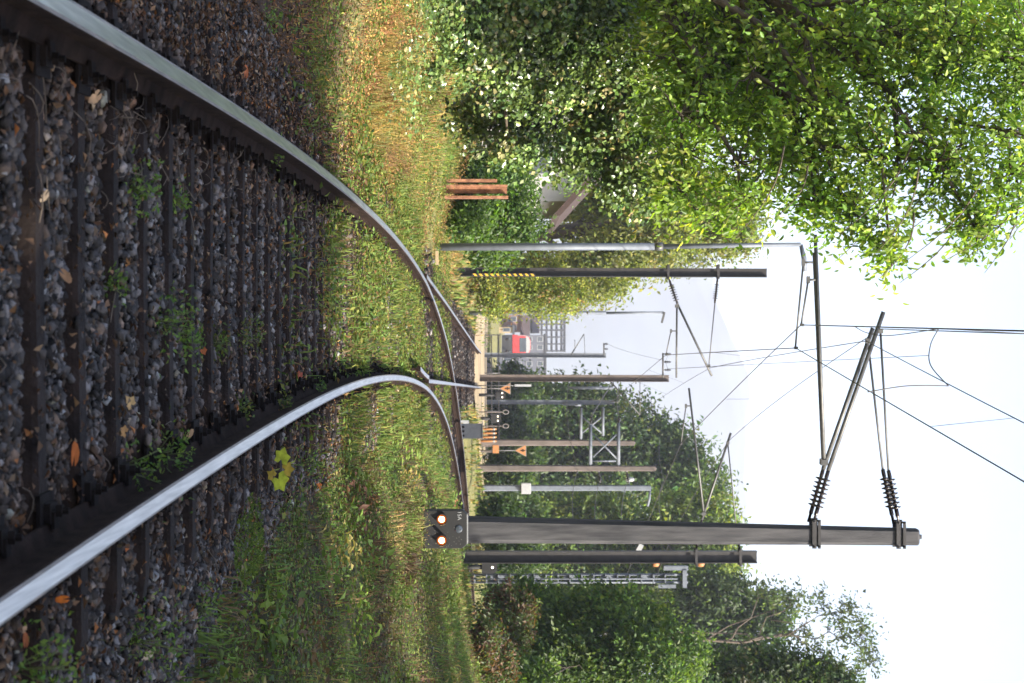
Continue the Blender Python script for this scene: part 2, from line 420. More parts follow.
def stones(name, n, y0, y1, lo, hi, size, label, wid=(1.5, 1.75), pw=1.0, cl=xc):
    Y = y0 + (y1 - y0) * rng.random(n) ** pw
    off = -wid[0] + (wid[0] + wid[1]) * rng.random(n)
    X = cl(Y) + off
    sy = np.array(sl_y); near = np.abs(Y[:, None] - sy[None]).min(1)
    if cl is verge_x: near = near * 0 + 9
    on = (near < 0.066) & (np.abs(off) < 1.22)
    keep = ~on | (rng.random(n) < 0.022)
    rl = np.abs(np.abs(off) - .7535) < .085
    keep &= (~rl | (cl is verge_x)) & (np.abs(X) < .1626 * Y + .75) & ((off > -1.12) | (rng.random(n) < .45)) & ((cl is not verge_x) | (wob(X, Y, 1.3, 5.2) > .25))
    X, Y, off, near, on = X[keep], Y[keep], off[keep], near[keep], on[keep]; n = len(X)
    s = lo + (hi - lo) * rng.random(n) ** 1.6
    Zp = rz(Y) - 0.203 + 0.028 * rng.random(n) + 0.012 * wob(X, Y, 5.0) + np.where(on, 0.028, -.020 * (near < .17) * (np.abs(off) < 1.25))
    Zp = Zp - 0.05 * sm(1.35, 1.8, np.abs(off)) if cl is not verge_x else gz(X, Y) + .006
    R = rand_rot(n)
    sc3 = rng.uniform(.55, 1.3, (n, 1, 3)); jit = rng.uniform(.45, 1.25, (n, 8, 3))
    P = ICO_V[None] * jit * sc3 * s[:, None, None]
    P = np.einsum('nij,nkj->nki', R, P); P[..., 2] *= 0.8
    P += np.stack([X, Y, Zp], -1)[:, None]
    Fc = (ICO_F[None] + 8 * np.arange(n)[:, None, None]).reshape(-1, 3)
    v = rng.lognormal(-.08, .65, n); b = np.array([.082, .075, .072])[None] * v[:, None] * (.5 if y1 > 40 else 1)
    warm = rng.random(n) < .22; b[warm] *= np.array([1.25, 1.0, .8])
    dust = np.exp(-((np.abs(off) - .7535) / .22) ** 2)[:, None]; b = b * (1 - dust * np.array([.05, .28, .45]))
    b = np.clip(b, .010, .30)
    o = np_mesh(name, P.reshape(-1, 3), Fc, np.repeat(b, 8, 0), MT['stone'], kind='stuff')
    return tag(o, label, 'ballast')
stones('ballast', 72000, 5.2, 13.0, .010, .027, 1, 'dark grey ballast stones between the nearest sleepers', pw=1.15, wid=(1.5, 2.0))
stones('ballast', 24000, 13.0, 31.0, .014, .032, 1, 'dark ballast stones thinning out under the weeds further along', wid=(1.35, 1.5))

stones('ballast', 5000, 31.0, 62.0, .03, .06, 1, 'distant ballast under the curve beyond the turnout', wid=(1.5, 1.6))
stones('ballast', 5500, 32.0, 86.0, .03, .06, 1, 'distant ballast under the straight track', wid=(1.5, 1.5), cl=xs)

def verge_x(Y): return xc(Y) + 3.0 + .05 * Y
stones('verge_gravel', 9000, 7.5, 34.0, .008, .026, 1, 'loose gravel showing through the shaded verge', wid=(1.7, 2.4), cl=verge_x)

# ------------------------------------------------------------------ leaves and blades
def unit(a): return a / np.maximum(np.linalg.norm(a, axis=1)[:, None], 1e-9)
def leaf_geo(P, D, L, Wd, fold=0.12, up=None, n6=False):
    """diamond or six-point leaves; P base points, D leaf axes"""
    n = len(P); D = unit(D)
    ref = rng.normal(size=(n, 3)) if up is None else up + 0.45 * rng.normal(size=(n, 3))
    S = unit(np.cross(D, ref)); N = np.cross(S, D)
    L = np.broadcast_to(L, (n,))[:, None]; Wd = np.broadcast_to(Wd, (n,))[:, None]
    if not n6:
        V = np.stack([P, P + D * L * .42 + S * Wd / 2 + N * L * fold, P + D * L - N * L * fold * .8, P + D * L * .42 - S * Wd / 2 + N * L * fold], 1)
        Fc = np.array([(0, 1, 2), (0, 2, 3)]); k = 4
    else:
        V = np.stack([P, P + D * L * .25 + S * Wd * .42 + N * L * fold, P + D * L * .62 + S * Wd * .42 + N * L * fold * .8, P + D * L - N * L * fold,
                      P + D * L * .62 - S * Wd * .42 + N * L * fold * .8, P + D * L * .25 - S * Wd * .42 + N * L * fold], 1)
        Fc = np.array([(0, 1, 2), (0, 2, 3), (0, 3, 4), (0, 4, 5)]); k = 6
    return V.reshape(-1, 3), (Fc[None] + k * np.arange(n)[:, None, None]).reshape(-1, 3), k
def tint(n, base, var=.25, hue=.15):
    b = np.array(base)[None] * rng.lognormal(0, var, (n, 1)); b = b * (1 + hue * rng.normal(size=(n, 1)) * np.array([[1.0, .25, -.3]])); return np.clip(b, .008, .8)
def pick(n, palette, var=.25, hue=.12):
    w_ = np.array([p[1] for p in palette], float); w_ /= w_.sum()
    idx = rng.choice(len(palette), n, p=w_); b = np.array([p[0] for p in palette])[idx]
    b = b * rng.lognormal(0, var, (n, 1)); b = b * (1 + hue * rng.normal(size=(n, 1)) * np.array([[1.0, .25, -.3]])); return np.clip(b, .008, .8)

def px_blob(x, y, Z, rv, ru, depth):
    c = at(x, y, Z); return (c.x, c.y, c.z, ru * Z / F, depth, rv * Z / F)
def crown(name, blobs, clumps, per, spread, size, palette, parent, m='leaf', aspect=.5, droop=.5, shell=.55, n6=False, kind=None, var=.25):
    """leaf clumps spread through ellipsoids; clumps: number per unit of the ellipsoid's size"""
    B = np.array(blobs, float); wgt = (B[:, 3] * B[:, 5]) ** 1.0; wgt /= wgt.sum()
    bi = rng.choice(len(B), clumps, p=wgt); d = unit(rng.normal(size=(clumps, 3)))
    r = shell + (1.05 - shell) * rng.random(clumps) ** .7
    r *= 1 + .10 * rng.normal(size=clumps)
    Cc = B[bi, :3] + d * r[:, None] * B[bi, 3:6]
    n = clumps * per; ci = np.repeat(np.arange(clumps), per)
    sp = spread * rng.uniform(.6, 1.4, clumps)
    P = Cc[ci] + rng.normal(size=(n, 3)) * sp[ci][:, None] * np.array([1, 1, .7])
    out = d[ci] * np.array([1, 1, .6]); D = .6 * out + .8 * rng.normal(size=(n, 3)) + np.array([0, 0, -droop])
    up = out * .6 + np.array([.35, -.25, .7])
    L = size * rng.uniform(.6, 1.25, n)
    V, Fc, k = leaf_geo(P, D, L, L * aspect, up=up, n6=n6)
    cc = pick(clumps, palette, var * 1.2, .12)[ci] * rng.lognormal(0, var * .6, (n, 1))
    return np_mesh(name, V, Fc, np.repeat(np.clip(cc, .008, .6), k, 0), MT[m], parent, kind), Cc

def limb(mb, a, b, r0, r1, seg=5, wig=.12, n=6):
    a = Vector(a); b = Vector(b); Ln = (b - a).length; pts = []; rr = []
    for i in range(seg + 1):
        t = i / seg; p = a.lerp(b, t)
        if 0 < i < seg: p += Vector([random.gauss(0, 1) * wig * Ln * .12 for _ in range(3)])
        p.z += Ln * .06 * math.sin(math.pi * t)
        pts.append(p); rr.append(r0 + (r1 - r0) * t ** .8)
    mb.tube(pts, rr, n); return pts
def tree(name, base, blobs, label, cat, clumps, per, spread, size, palette, group=None, trunk_r=.2, fork=.35, twig=60, **kw):
    base = Vector(base); t_ = thing(name, base, label, cat, group)
    o, Cc = crown('crown', blobs, clumps, per, spread, size, palette, t_, **kw)
    B = np.array(blobs); top = Vector((B[:, 0].mean() * .5 + base.x * .5, B[:, 1].mean() * .5 + base.y * .5, base.z + (B[:, 2].max() - base.z) * fork))
    mb = MB(); tp = limb(mb, base - Vector((0, 0, .2)), top, trunk_r, trunk_r * .62, 6, .25, 9)
    ends = []
    for b in B:
        c = Vector(b[:3]); s = tp[random.randint(3, 6)]
        ends.append(limb(mb, s, c, trunk_r * .45, trunk_r * .10, 6, .5, 6))
    for q in Cc[rng.choice(len(Cc), min(twig, len(Cc)), replace=False)]:
        e = min((p for pp in ends for p in pp[2:]), key=lambda p: (p - Vector(q)).length)
        limb(mb, e, q, trunk_r * .11, trunk_r * .03, 4, .6, 4)
    mb.build('trunk', MT['bark'], t_)
    return t_, Cc

def blades(name, X, Y, Z0, H, W, cols, label, cat, lean=.35, seg=2, m='blade', parent=None):
    n = len(X); an = rng.random(n) * 2 * np.pi; le = lean * rng.random(n)
    dx = np.cos(an) * le * H; dy = np.sin(an) * le * H
    a2 = rng.random(n) * np.pi; sx = np.cos(a2) * W / 2; sy = np.sin(a2) * W / 2
    P = np.stack([X, Y, Z0], 1); z = np.zeros(n)
    S = np.stack([sx, sy, z], 1)
    M1 = P + np.stack([dx * .35, dy * .35, H * .6], 1); T = P + np.stack([dx, dy, H * (1 - .3 * le)], 1)
    V = np.stack([P - S, P + S, M1 + S * .75, M1 - S * .75, T], 1).reshape(-1, 3)
    Fc = (np.array([(0, 1, 2), (0, 2, 3), (3, 2, 4)])[None] + 5 * np.arange(n)[:, None, None]).reshape(-1, 3)
    o = np_mesh(name, V, Fc, np.repeat(cols, 5, 0), MT[m], parent, 'stuff')
    if label: tag(o, label, cat)
    return o

DRY = [((.34, .23, .07), 3), ((.26, .20, .06), 3), ((.13, .14, .035), 2), ((.24, .12, .05), 1.2)]
GRN = [((.115, .175, .037), 4), ((.155, .21, .05), 3), ((.25, .22, .08), 1.6), ((.17, .11, .06), 1.3)]
BRN = [((.13, .075, .045), 3), ((.19, .13, .07), 2), ((.08, .05, .035), 2), ((.07, .10, .03), 1.5)]
LIM = [((.12, .18, .035), 3.5), ((.18, .20, .045), 3), ((.08, .13, .028), 2.5), ((.20, .12, .055), 1)]

# left verge: dry grass catching the sun
n = 62000
Y = 12.5 + 46 * rng.random(n) ** 1.25
tt = rng.random(n); xr = np.minimum(xc(Y), np.where(Y > 23, xs(Y), 99)) - 1.15 - .25 * wob(Y, Y, 1.3)
X = xr - tt ** 1.1 * (0.1626 * Y + 2.2 + xr)
ok = (X < xr) & (rng.random(n) < .03 + .97 * sm(13.5, 19.5, Y + 1.6 * wob(X, Y, 1.4, .9))); X, Y = X[ok], Y[ok]; n = len(X)
patch = .5 + .5 * np.tanh(wob(X, Y, .9, .5)); d = np.clip(xr[ok] - X, 0, 9)
H = (.05 + .15 * sm(.2, 2.0, d)) * (.3 + 1.1 * rng.random(n) ** 1.5) * (.5 + .8 * patch)
p2 = wob(X, Y, 1.5, 1.1) + .6 * wob(X, Y, 3.7, .3); u_ = rng.random(n)
cA = pick(n, DRY); cB = pick(n, LIM); cc = np.where((u_ < .15 + .35 * patch)[:, None], cB, cA)
cc = np.where(((p2 > .3) & (u_ < .8))[:, None], pick(n, [((.30, .15, .065), 2), ((.17, .09, .05), 2), ((.36, .24, .10), 1)]), cc)
cc = np.where(((p2 < -.55) & (u_ < .8))[:, None], pick(n, [((.12, .19, .035), 2), ((.19, .24, .05), 2)]), cc)
H *= np.where(np.abs(p2) < .3, .55, 1.0)
blades('dry_grass', X, Y, gz(X, Y) - .01, H, .005 + .00025 * Y, cc, 'sunlit straw-yellow grass on the bank below the ivy', 'grass', .7)

n = 92000                                       # seed heads, small leaves and dry flower heads
Y = 12.8 + 40 * rng.random(n) ** 1.3
xr = np.minimum(xc(Y), np.where(Y > 23, xs(Y), 99)) - 1.1 - .3 * wob(Y, Y, 1.3)
X = xr - rng.random(n) ** 1.1 * (0.1626 * Y + 1.6 + xr)
p1 = wob(X, Y, 1.7, 2.2) + .7 * wob(X, Y, 4.4, .8)
ok = (X < xr) & (p1 > -.75) & (rng.random(n) < .04 + .96 * sm(13.5, 19.5, Y + 1.6 * wob(X, Y, 1.4, .9))); X, Y, p1 = X[ok], Y[ok], p1[ok]; n = len(X)
hh = (.08 + .26 * sm(.3, 2.2, xr[ok] - X)) * (.45 + .55 * np.tanh(p1 + .6)); P = np.stack([X, Y, gz(X, Y) + np.clip(hh, .03, 9) * rng.random(n) ** .7], 1)
L = rng.uniform(.014, .036, n)
Vv, Ff, kk = leaf_geo(P, np.c_[rng.normal(size=(n, 2)), .9 * rng.random(n)], L, L * .5)
u_ = rng.random(n); pp = wob(X, Y, 1.1, .3) + .5 * wob(X, Y, 3.1, 1.9)
cc = np.where((pp > .05)[:, None], pick(n, [((.36, .18, .07), 2.5), ((.42, .27, .10), 2), ((.26, .12, .06), 1.5)]), np.where((pp < -.4)[:, None], pick(n, LIM), pick(n, [((.42, .32, .10), 3), ((.30, .28, .07), 2), ((.16, .20, .04), 2)])))
tag(np_mesh('seeding_herbs', Vv, Ff, np.repeat(cc, kk, 0), MT['blade'], kind='stuff'), 'ochre and lime seeding herbs flecking the sunlit bank', 'herbs')
def tufts(name, cx, cy, per, H, W_, pal, label, spread=.07, lean=.9):
    cx = np.repeat(cx, per); cy = np.repeat(cy, per); n = len(cx); k = rng.uniform(.5, 1.3, n // per).repeat(per)
    X = cx + rng.normal(0, spread, n); Y = cy + rng.normal(0, spread, n)
    cc = pick(n // per, pal).repeat(per, 0) * rng.lognormal(0, .25, (n, 1))
    h = H * k * (.35 + .75 * rng.random(n))
    blades(name, X, Y, gz(X, Y) - .01, h, W_, np.clip(cc, .01, .7), label, 'grass', lean)
    m = n // 2; q = rng.choice(n, m); P = np.stack([X[q] + rng.normal(0, .05, m), Y[q] + rng.normal(0, .05, m), gz(X[q], Y[q]) + h[q] * (.5 + .5 * rng.random(m))], 1); L = rng.uniform(.015, .04, m)
    Vv, Ff, kk = leaf_geo(P, np.c_[rng.normal(size=(m, 2)), .9 * rng.random(m)], L, L * .45)
    tag(np_mesh(name + '_seed_heads', Vv, Ff, np.repeat(np.clip(cc[q] * 1.25, .01, .7), kk, 0), MT['blade'], kind='stuff'), 'seed heads and small leaves on the ' + label, 'grass')
m = 110
tufts('tall_dry_grass', rng.uniform(-3.6, -2.0, m), rng.uniform(20.5, 26.4, m), 34, .36, .007, DRY + [((.20, .12, .06), 2)], 'tall seeding grass standing against the ivy')
# weeds over the track where it leaves the shade
n = 45000
Y = 12.5 + 20.3 * rng.random(n) ** 1.05; off = rng.uniform(-1.75, 1.6, n); X = xc(Y) + off
near_r = np.abs(np.abs(off) - .7535) < .06
ok = ~near_r & (rng.random(n) < sm(14, 21, Y + 1.5 * wob(X, Y, 2.2, .3)) + .02 + .10 * (wob(X, Y, 2) > .7)); X, Y, off = X[ok], Y[ok], off[ok]; n = len(X)
pt = .5 + .5 * np.tanh(1.5 * wob(X, Y, 1.7, .2))
H = (.04 + .12 * pt) * (.35 + 1.2 * rng.random(n) ** 1.5) * np.where(np.abs(off) < .7, .85, 1.0)
cc = np.where((pt > .45)[:, None], pick(n, LIM), pick(n, DRY))
blades('track_grass', X, Y, rz(Y) - .215, H, .014, cc, 'yellow green grass overgrowing the sleepers at the turnout', 'grass', .8)

# right verge
n = 70000
Y = 6.5 + 60 * rng.random(n) ** 1.5
xr = np.maximum(xc(Y), -9) + 1.35 + .22 * wob(Y, Y * .7, 1.1) - .35 * sm(12, 18, Y)
X = xr + rng.random(n) ** 1.1 * (np.maximum(0.1626 * Y + 1.6, xr + 2.0) - xr)
thin = rng.random(n) < np.clip(.15 + .85 * sm(9, 15, Y) + .4 * sm(.5, 1.3, X - xr), 0, 1)
X, Y, xr = X[thin], Y[thin], xr[thin]; n = len(X)
pt = .5 + .5 * np.tanh(1.6 * wob(X, Y, 1.1, 2.0))
ok = rng.random(n) < .35 + .65 * pt; X, Y, pt = X[ok], Y[ok], pt[ok]; n = len(X)
H = (.015 + .05 * pt + .07 * sm(22, 35, Y)) * (.35 + 1.3 * rng.random(n) ** 1.6)
p2 = wob(X, Y, .75, 3.1) + .5 * wob(X, Y, 2.6, .4); u_ = rng.random((n, 1))
cc = np.where(((p2 > .75)[:, None]) & (u_ < .75), pick(n, BRN), np.where(((p2 < -.35)[:, None]) & (u_ < .8), pick(n, [((.085, .16, .03), 1), ((.11, .18, .035), 1)]), pick(n, GRN)))
blades('verge_grass', X, Y, gz(X, Y) - .01, H, .006 + .0003 * Y, cc, 'shaded green grass on the verge beside the signal', 'grass', .9)
n = 98000
Y = 6.2 + 52 * rng.random(n) ** 1.4
xr = xc(Y) + 1.55 + .2 * wob(Y, Y * .7, 1.1) - .35 * sm(12, 18, Y)
X = xr + rng.random(n) * (np.maximum(0.1626 * Y + 1.2, xr + 1.8) - xr)
ok = (wob(X, Y, 1.6, .7) > -.5) & (rng.random(n) < .25 + .75 * sm(8, 14, Y)); X, Y = X[ok], Y[ok]; n = len(X)
P = np.stack([X, Y, gz(X, Y) + .11 * rng.random(n) ** 1.5], 1); L = rng.uniform(.014, .046, n)
Vv, Ff, kk = leaf_geo(P, np.c_[rng.normal(size=(n, 2)), .5 * rng.random(n)], L, L * .55, up=np.array([0, 0, 1.0]))
tag(np_mesh('verge_herbs', Vv, Ff, np.repeat(np.where((wob(X, Y, .9, 4.0) > .5)[:, None], pick(n, BRN), pick(n, GRN + [((.12, .19, .04), 2)])), kk, 0), MT['blade'], kind='stuff'), 'low broad-leaved herbs matting the shaded verge', 'herbs')
# taller weeds round the signal's foot
m = 46
tufts('signal_weeds', rng.normal(2.13, .24, m), rng.uniform(22.6, 23.8, m), 30, .30, .011, GRN + BRN, 'thick weeds right in front of the near signal', .09)
m = 90
cy_ = rng.uniform(17.5, 24.5, m); tufts('tall_weeds', 2.0 + .06 * (cy_ - 23) + rng.normal(0, .45, m), cy_, 26, .20, .010, GRN + BRN, 'taller weeds hiding the foot of the near signal', .08)
m = 420
cy_ = rng.uniform(9, 48, m); tufts('verge_tufts', xc(cy_) + 1.55 + rng.random(m) * (.17 * cy_ - .2), cy_, 18, .17, .010, GRN + BRN, 'scattered taller tufts on the shaded verge', .08)
k_ = 150; cy_ = 9 + 34 * rng.random(k_) ** 1.2; cx_ = xc(cy_) + 1.5 + rng.random(k_) * (.17 * cy_ - .2); n = k_ * 46
ci = np.repeat(np.arange(k_), 46); sz = rng.uniform(.5, 1.5, k_)[ci]; X = cx_[ci] + rng.normal(0, .085, n) * sz; Y = cy_[ci] + rng.normal(0, .085, n) * sz
P = np.stack([X, Y, gz(X, Y) + .17 * sz * rng.random(n)], 1); L = rng.uniform(.03, .08, n) * sz
Vv, Ff, kk = leaf_geo(P, np.c_[rng.normal(size=(n, 2)), .6 * rng.random(n)], L, L * .5, up=np.array([0, 0, 1.0]))
cc = pick(k_, GRN + [((.20, .26, .05), 2), ((.16, .08, .05), 1)])[ci] * rng.lognormal(0, .2, (n, 1))
tag(np_mesh('verge_plants', Vv, Ff, np.repeat(np.clip(cc, .01, .6), kk, 0), MT['blade'], kind='stuff'), 'leafy dock and bramble clumps dotted over the verge', 'herbs')
# rough grass in the distance, up to and around the sandy path
n = 34000
Y = 48 + 95 * rng.random(n) ** 1.1; X = rng.uniform(-9, 16, n); dt = np.minimum(np.abs(X - xc(Y)), np.abs(X - xs(Y)))
pth = (Y > 86) & (Y < 130) & (X > -3) & (X < 9)
ok = (dt > 1.35) & (rng.random(n) < np.where(pth, .10, .25 + .75 * (wob(X, Y, .8, 1.4) > -.3))); X, Y = X[ok], Y[ok]; n = len(X)
blades('rough_grass', X, Y, gz(X, Y), rng.uniform(.06, .34, n) * (.5 + .5 * (wob(X, Y, .6, 2.4) > 0)), .05, pick(n, LIM + DRY + [((.10, .15, .03), 4)]), 'rough sunlit grass around the far sandy path', 'grass', .8)
# left strip of herbs and the thicker weeds
n = 90000
Y = 12.5 + 34 * rng.random(n) ** 1.3; xr = xc(Y) - 1.25
X = np.where(rng.random(n) < .5, xr - rng.random(n) ** 1.3 * 4.4, xc(Y) + rng.uniform(-1.3, 1.4, n))
ok = (wob(X, Y, 1.9, 1.7) > -.1) & (np.abs(np.abs(X - xc(Y)) - .7535) > .055) & (rng.random(n) < .02 + sm(13.5, 20, Y + 1.5 * wob(X, Y, 2.2, .3))); X, Y = X[ok], Y[ok]; n = len(X)
P = np.stack([X, Y, np.maximum(gz(X, Y), rz(Y) - .2) + .12 * rng.random(n)], 1); L = rng.uniform(.025, .07, n)
Vv, Ff, kk = leaf_geo(P, np.c_[rng.normal(size=(n, 2)), .5 * rng.random(n)], L, L * .5, up=np.array([0, 0, 1.0]))
tag(np_mesh('track_herbs', Vv, Ff, np.repeat(pick(n, LIM), kk, 0), MT['blade'], kind='stuff'), 'lime green herbs creeping over the far sleepers', 'herbs')

# leaf litter and dead twigs
n = 46000
Y = 5 + 17 * rng.random(n) ** 1.1; lft = rng.random(n) < .62
X = np.where(lft, xc(Y) - .95 - 3.0 * rng.random(n) ** 1.3, xc(Y) + rng.uniform(-.65, 2.3, n))
keep = lft | (rng.random(n) < np.where(X > xc(Y) + 1.15, .7, .42)); X, Y = X[keep], Y[keep]; n = len(X)
zb = np.where(np.abs(X - xc(Y)) < 1.5, rz(Y) - .165 + .015 * rng.random(n), gz(X, Y) + .012)
L = rng.uniform(.010, .042, n); P = np.stack([X, Y, zb], 1)
Vv, Ff, kk = leaf_geo(P, np.c_[rng.normal(size=(n, 2)), .25 * rng.normal(size=n)], L, L * .55, fold=.18, up=np.array([0, 0, 1.2]))
cc = pick(n, [((.13, .075, .045), 5), ((.24, .16, .10), 2.2), ((.30, .13, .05), .8), ((.07, .042, .030), 4)])
tag(np_mesh('leaf_litter', Vv, Ff, np.repeat(cc, kk, 0), MT['dead'], kind='stuff'), 'brown leaf litter strewn along the track', 'litter')
mb = MB()
for i in range(260):
    Yq = 5 + 14 * random.random() ** 1.2
    Xq = float(xc(Yq)) + (random.uniform(-.66, -.30) if i % 2 else random.uniform(-3, 1.7))
    if abs(abs(Xq - float(xc(Yq))) - .7535) < .1: continue
    z0 = float(rz(Yq)) - .165 if abs(Xq - float(xc(Yq))) < 1.5 else float(gz(Xq, Yq)) + .01
    a = random.uniform(0, 6.3); L = random.uniform(.06, .24); h = random.uniform(.0, .05); cv = random.uniform(-.8, .8)
    pts = [(Xq + L * t * math.cos(a + cv * t), Yq + L * t * math.sin(a + cv * t), z0 + h * math.sin(math.pi * t) + .004) for t in (0, .25, .5, .75, 1)]
    mb.tube(pts, [.002, .002, .0018, .0014, .0007], 4, False)
tag(mb.build('dead_twigs', mat('dead_stem', (.13, .10, .075), .85, 0, .4, 20)), 'dry bleached stems lying among the ballast', 'twigs', kind='stuff')

# individual weeds in the track ------------------------------------------------
def ground_at(x, y, z):
    Z = F * (EYE - z) / (HZ - x); return Vector(((y - 341.5) * Z / F, Z, z))
WL = [(122, 186, 1.0, 'small feathery green weed near the shiny rail between front sleepers'), (103, 284, .55, 'tiny pale green sprout on the second visible sleeper gap'),
      (150, 322, 1.25, 'bushy green weed in the middle of the track bed'), (168, 200, .6, 'little green tuft beside the rail foot behind the feathery weed'),
      (178, 342, .8, 'green weed just beyond the bushy one in the track bed'), (209, 343, .7, 'upright weed beside a yellowish one in the track centre'),
      (236, 332, 1.0, 'tall yellow green weed in the track centre'), (117, 468, 1.1, 'dark green leafy weed by the dark inner face of the bright rail'),
      (150, 456, 1.2, 'rounded green weed close to the bright white rail'), (262, 152, .9, 'bright green sprig sprouting against the curved rail foot'),
      (233, 410, .7, 'yellowish weed next to the bright rail further along'), (268, 405, 1.0, 'reddish yellow weed clump by the bright rail near the overgrown stretch'),
      (308, 388, .9, 'green weed touching the bright rail before the overgrown stretch'), (330, 115, 1.3, 'bright lime weed on the brown litter outside the rail'),
      (262, 20, .8, 'green sprig in the brown litter far outside the rail'), (15, 668, 1.3, 'grass tuft on the ballast shoulder nearest the camera'),
      (128, 640, 1.5, 'mossy green clump on the ballast shoulder'), (300, 462, 1.1, 'green clump on the shoulder past the seedling'),
      (193, 605, .9, 'bluish green weed on the shoulder behind the mossy clump')]
for x, y, s, lab in WL:
    b = ground_at(x, y, -.20); t_ = thing('track_weed', b, lab, 'weed')
    s *= 1.25; nl = int(110 * s); r = .055 * s
    P = np.array(b)[None] + rng.normal(size=(nl, 3)) * np.array([r, r, 0]) * .8; P[:, 2] += rng.random(nl) * .11 * s
    L = rng.uniform(.014, .032, nl); D = np.c_[rng.normal(size=(nl, 2)) * .7, .3 + .6 * rng.random(nl)]
    Vv, Ff, kk = leaf_geo(P, D, L, L * .5, up=np.array([0, 0, 1.0]))
    pal = LIM if ('yellow' in lab or 'lime' in lab) else [((.12, .21, .04), 3), ((.17, .26, .05), 2)]
    np_mesh('foliage', Vv, Ff, np.repeat(pick(nl, pal), kk, 0), MT['blade'], t_)
    mb = MB()
    for i in range(6):
        q = b + Vector((random.gauss(0, r * .7), random.gauss(0, r * .7), random.uniform(.05, .12) * s)); mb.tube([b + Vector((0, 0, -.01)), b.lerp(q, .5) + Vector((0, 0, .01)), q], [.003, .0025, .0015], 4)
    mb.build('stem', MT['blade'] if False else mat('weed_stem', (.10, .12, .04), .7), t_)
# moss cushion on the right shoulder
b = ground_at(250, 530, -.19); n = 5200
ang = rng.random(n) * 2 * np.pi; rr = np.sqrt(rng.random(n)); X = b.x + .04 + rr * np.cos(ang) * .24; Y = b.y + rr * np.sin(ang) * .75
P = np.stack([X, Y, gz(X, Y) + .03 + .05 * rng.random(n) * (1 - rr)], 1); L = rng.uniform(.008, .02, n)
Vv, Ff, kk = leaf_geo(P, np.c_[rng.normal(size=(n, 2)) * .8, rng.random(n)], L, L * .5)
tag(np_mesh('moss', Vv, Ff, np.repeat(pick(n, [((.14, .19, .03), 1), ((.09, .14, .025), 1)]), kk, 0), MT['blade'], kind='stuff'), 'bright green moss cushion on the ballast shoulder', 'moss')

# maple-like fallen leaves and a seedling --------------------------------------
def maple_pts(r):
    rad = [.40, .66, .56, .86, .66, 1.0, .64, .82, .54, .62, .36]; an = np.linspace(-2.55, 2.55, 11)
    return [(math.sin(a) * k * r, math.cos(a) * k * r) for a, k in zip(an, rad)]
def leaf_obj(name, c, r, colr, rot, tilt, parent=None, maple=True):
    pts = maple_pts(r) if maple else [(math.sin(a) * r * .45, math.cos(a) * r) for a in np.linspace(-2.8, 2.8, 9)]
    R = Matrix.Rotation(tilt, 3, 'X') @ Matrix.Rotation(rot, 3, 'Z')
    vs = [Vector(c)] + [Vector(c) + R @ Vector((a, b_, .18 * abs(a) - .1 * (a * a + b_ * b_) / r + .0)) for a, b_ in pts]
    vs2 = [v + Vector((0, 0, .0012)) for v in vs]
    n_ = len(pts); k_ = n_ + 1
    Fc = [(0, i, i + 1) for i in range(1, n_)] + [(k_, k_ + i + 1, k_ + i) for i in range(1, n_)]
    cc_ = np.tile(np.array(colr)[None], (2 * k_, 1)) * rng.lognormal(0, .12, (2 * k_, 1))
    return np_mesh(name, np.array([tuple(v) for v in vs + vs2]), Fc, cc_, MT['dead'], parent)
FL = [(63, 599, .030, (.50, .14, .02), 'round orange leaf on the ballast shoulder below the bright rail'), (75, 454, .045, (.42, .12, .03), 'orange red leaf lying over a sleeper near the bright rail'),
      (131, 404, .042, (.55, .36, .16), 'pale tan leaf curled between two sleepers'), (125, 432, .034, (.45, .25, .10), 'tan leaf just beside the pale curled leaf'),
      (190, 434, .032, (.48, .30, .16), 'buff leaf near the dark side of the bright rail'), (66, 276, .036, (.30, .17, .09), 'brown leaf in the ballast between the two nearest sleepers'),
      (203, 350, .030, (.40, .12, .04), 'rust red leaf beside the weeds in mid track'), (45, 196, .030, (.40, .30, .20), 'beige scrap of leaf on the nearest sleeper'),
      (26, 640, .026, (.35, .12, .05), 'dull orange leaf on the shoulder nearest the camera'), (96, 97, .045, (.45, .30, .18), 'pale curled leaf under the curved rail'),
      (320, 486, .040, (.50, .16, .04), 'orange leaf on the shoulder beside the verge grass'), (300, 376, .045, (.36, .10, .06), 'dark red leaf in the track before the overgrown stretch'),
      (148, 655, .036, (.55, .45, .33), 'whitish dried leaf on the bare soil of the shoulder'), (246, 72, .045, (.36, .12, .05), 'reddish leaf in the litter outside the curved rail')]
for x, y, r, cc, lab in FL:
    c = ground_at(x, y, -.155); o = leaf_obj('fallen_leaf', (0, 0, 0), r * .9, cc, random.uniform(0, 6), random.uniform(.35, .8), maple=random.random() < .35)
    o.location = c; tag(o, lab, 'leaf')
b = ground_at(258, 470, -.20); t_ = thing('maple_seedling', b, 'yellow green maple seedling with broad leaves on the ballast shoulder', 'seedling')
mb = MB(); mb.tube([b, b + Vector((.01, 0, .06)), b + Vector((.0, -.01, .12))], [.004, .003, .002], 6); mb.build('stem', MT['bark'], t_)
for dx, dy, dz, r, ro, ti in ((-.06, .02, .13, .075, 1.2, .9), (.05, -.03, .12, .085, -1.0, .8), (.0, .05, .15, .06, 0, 1.1), (.03, -.06, .09, .05, 2.5, .7)):
    leaf_obj('leaf', b + Vector((dx, dy, dz)), r, (.32, .36, .03) if r > .07 else (.30, .22, .03), ro, ti, t_)

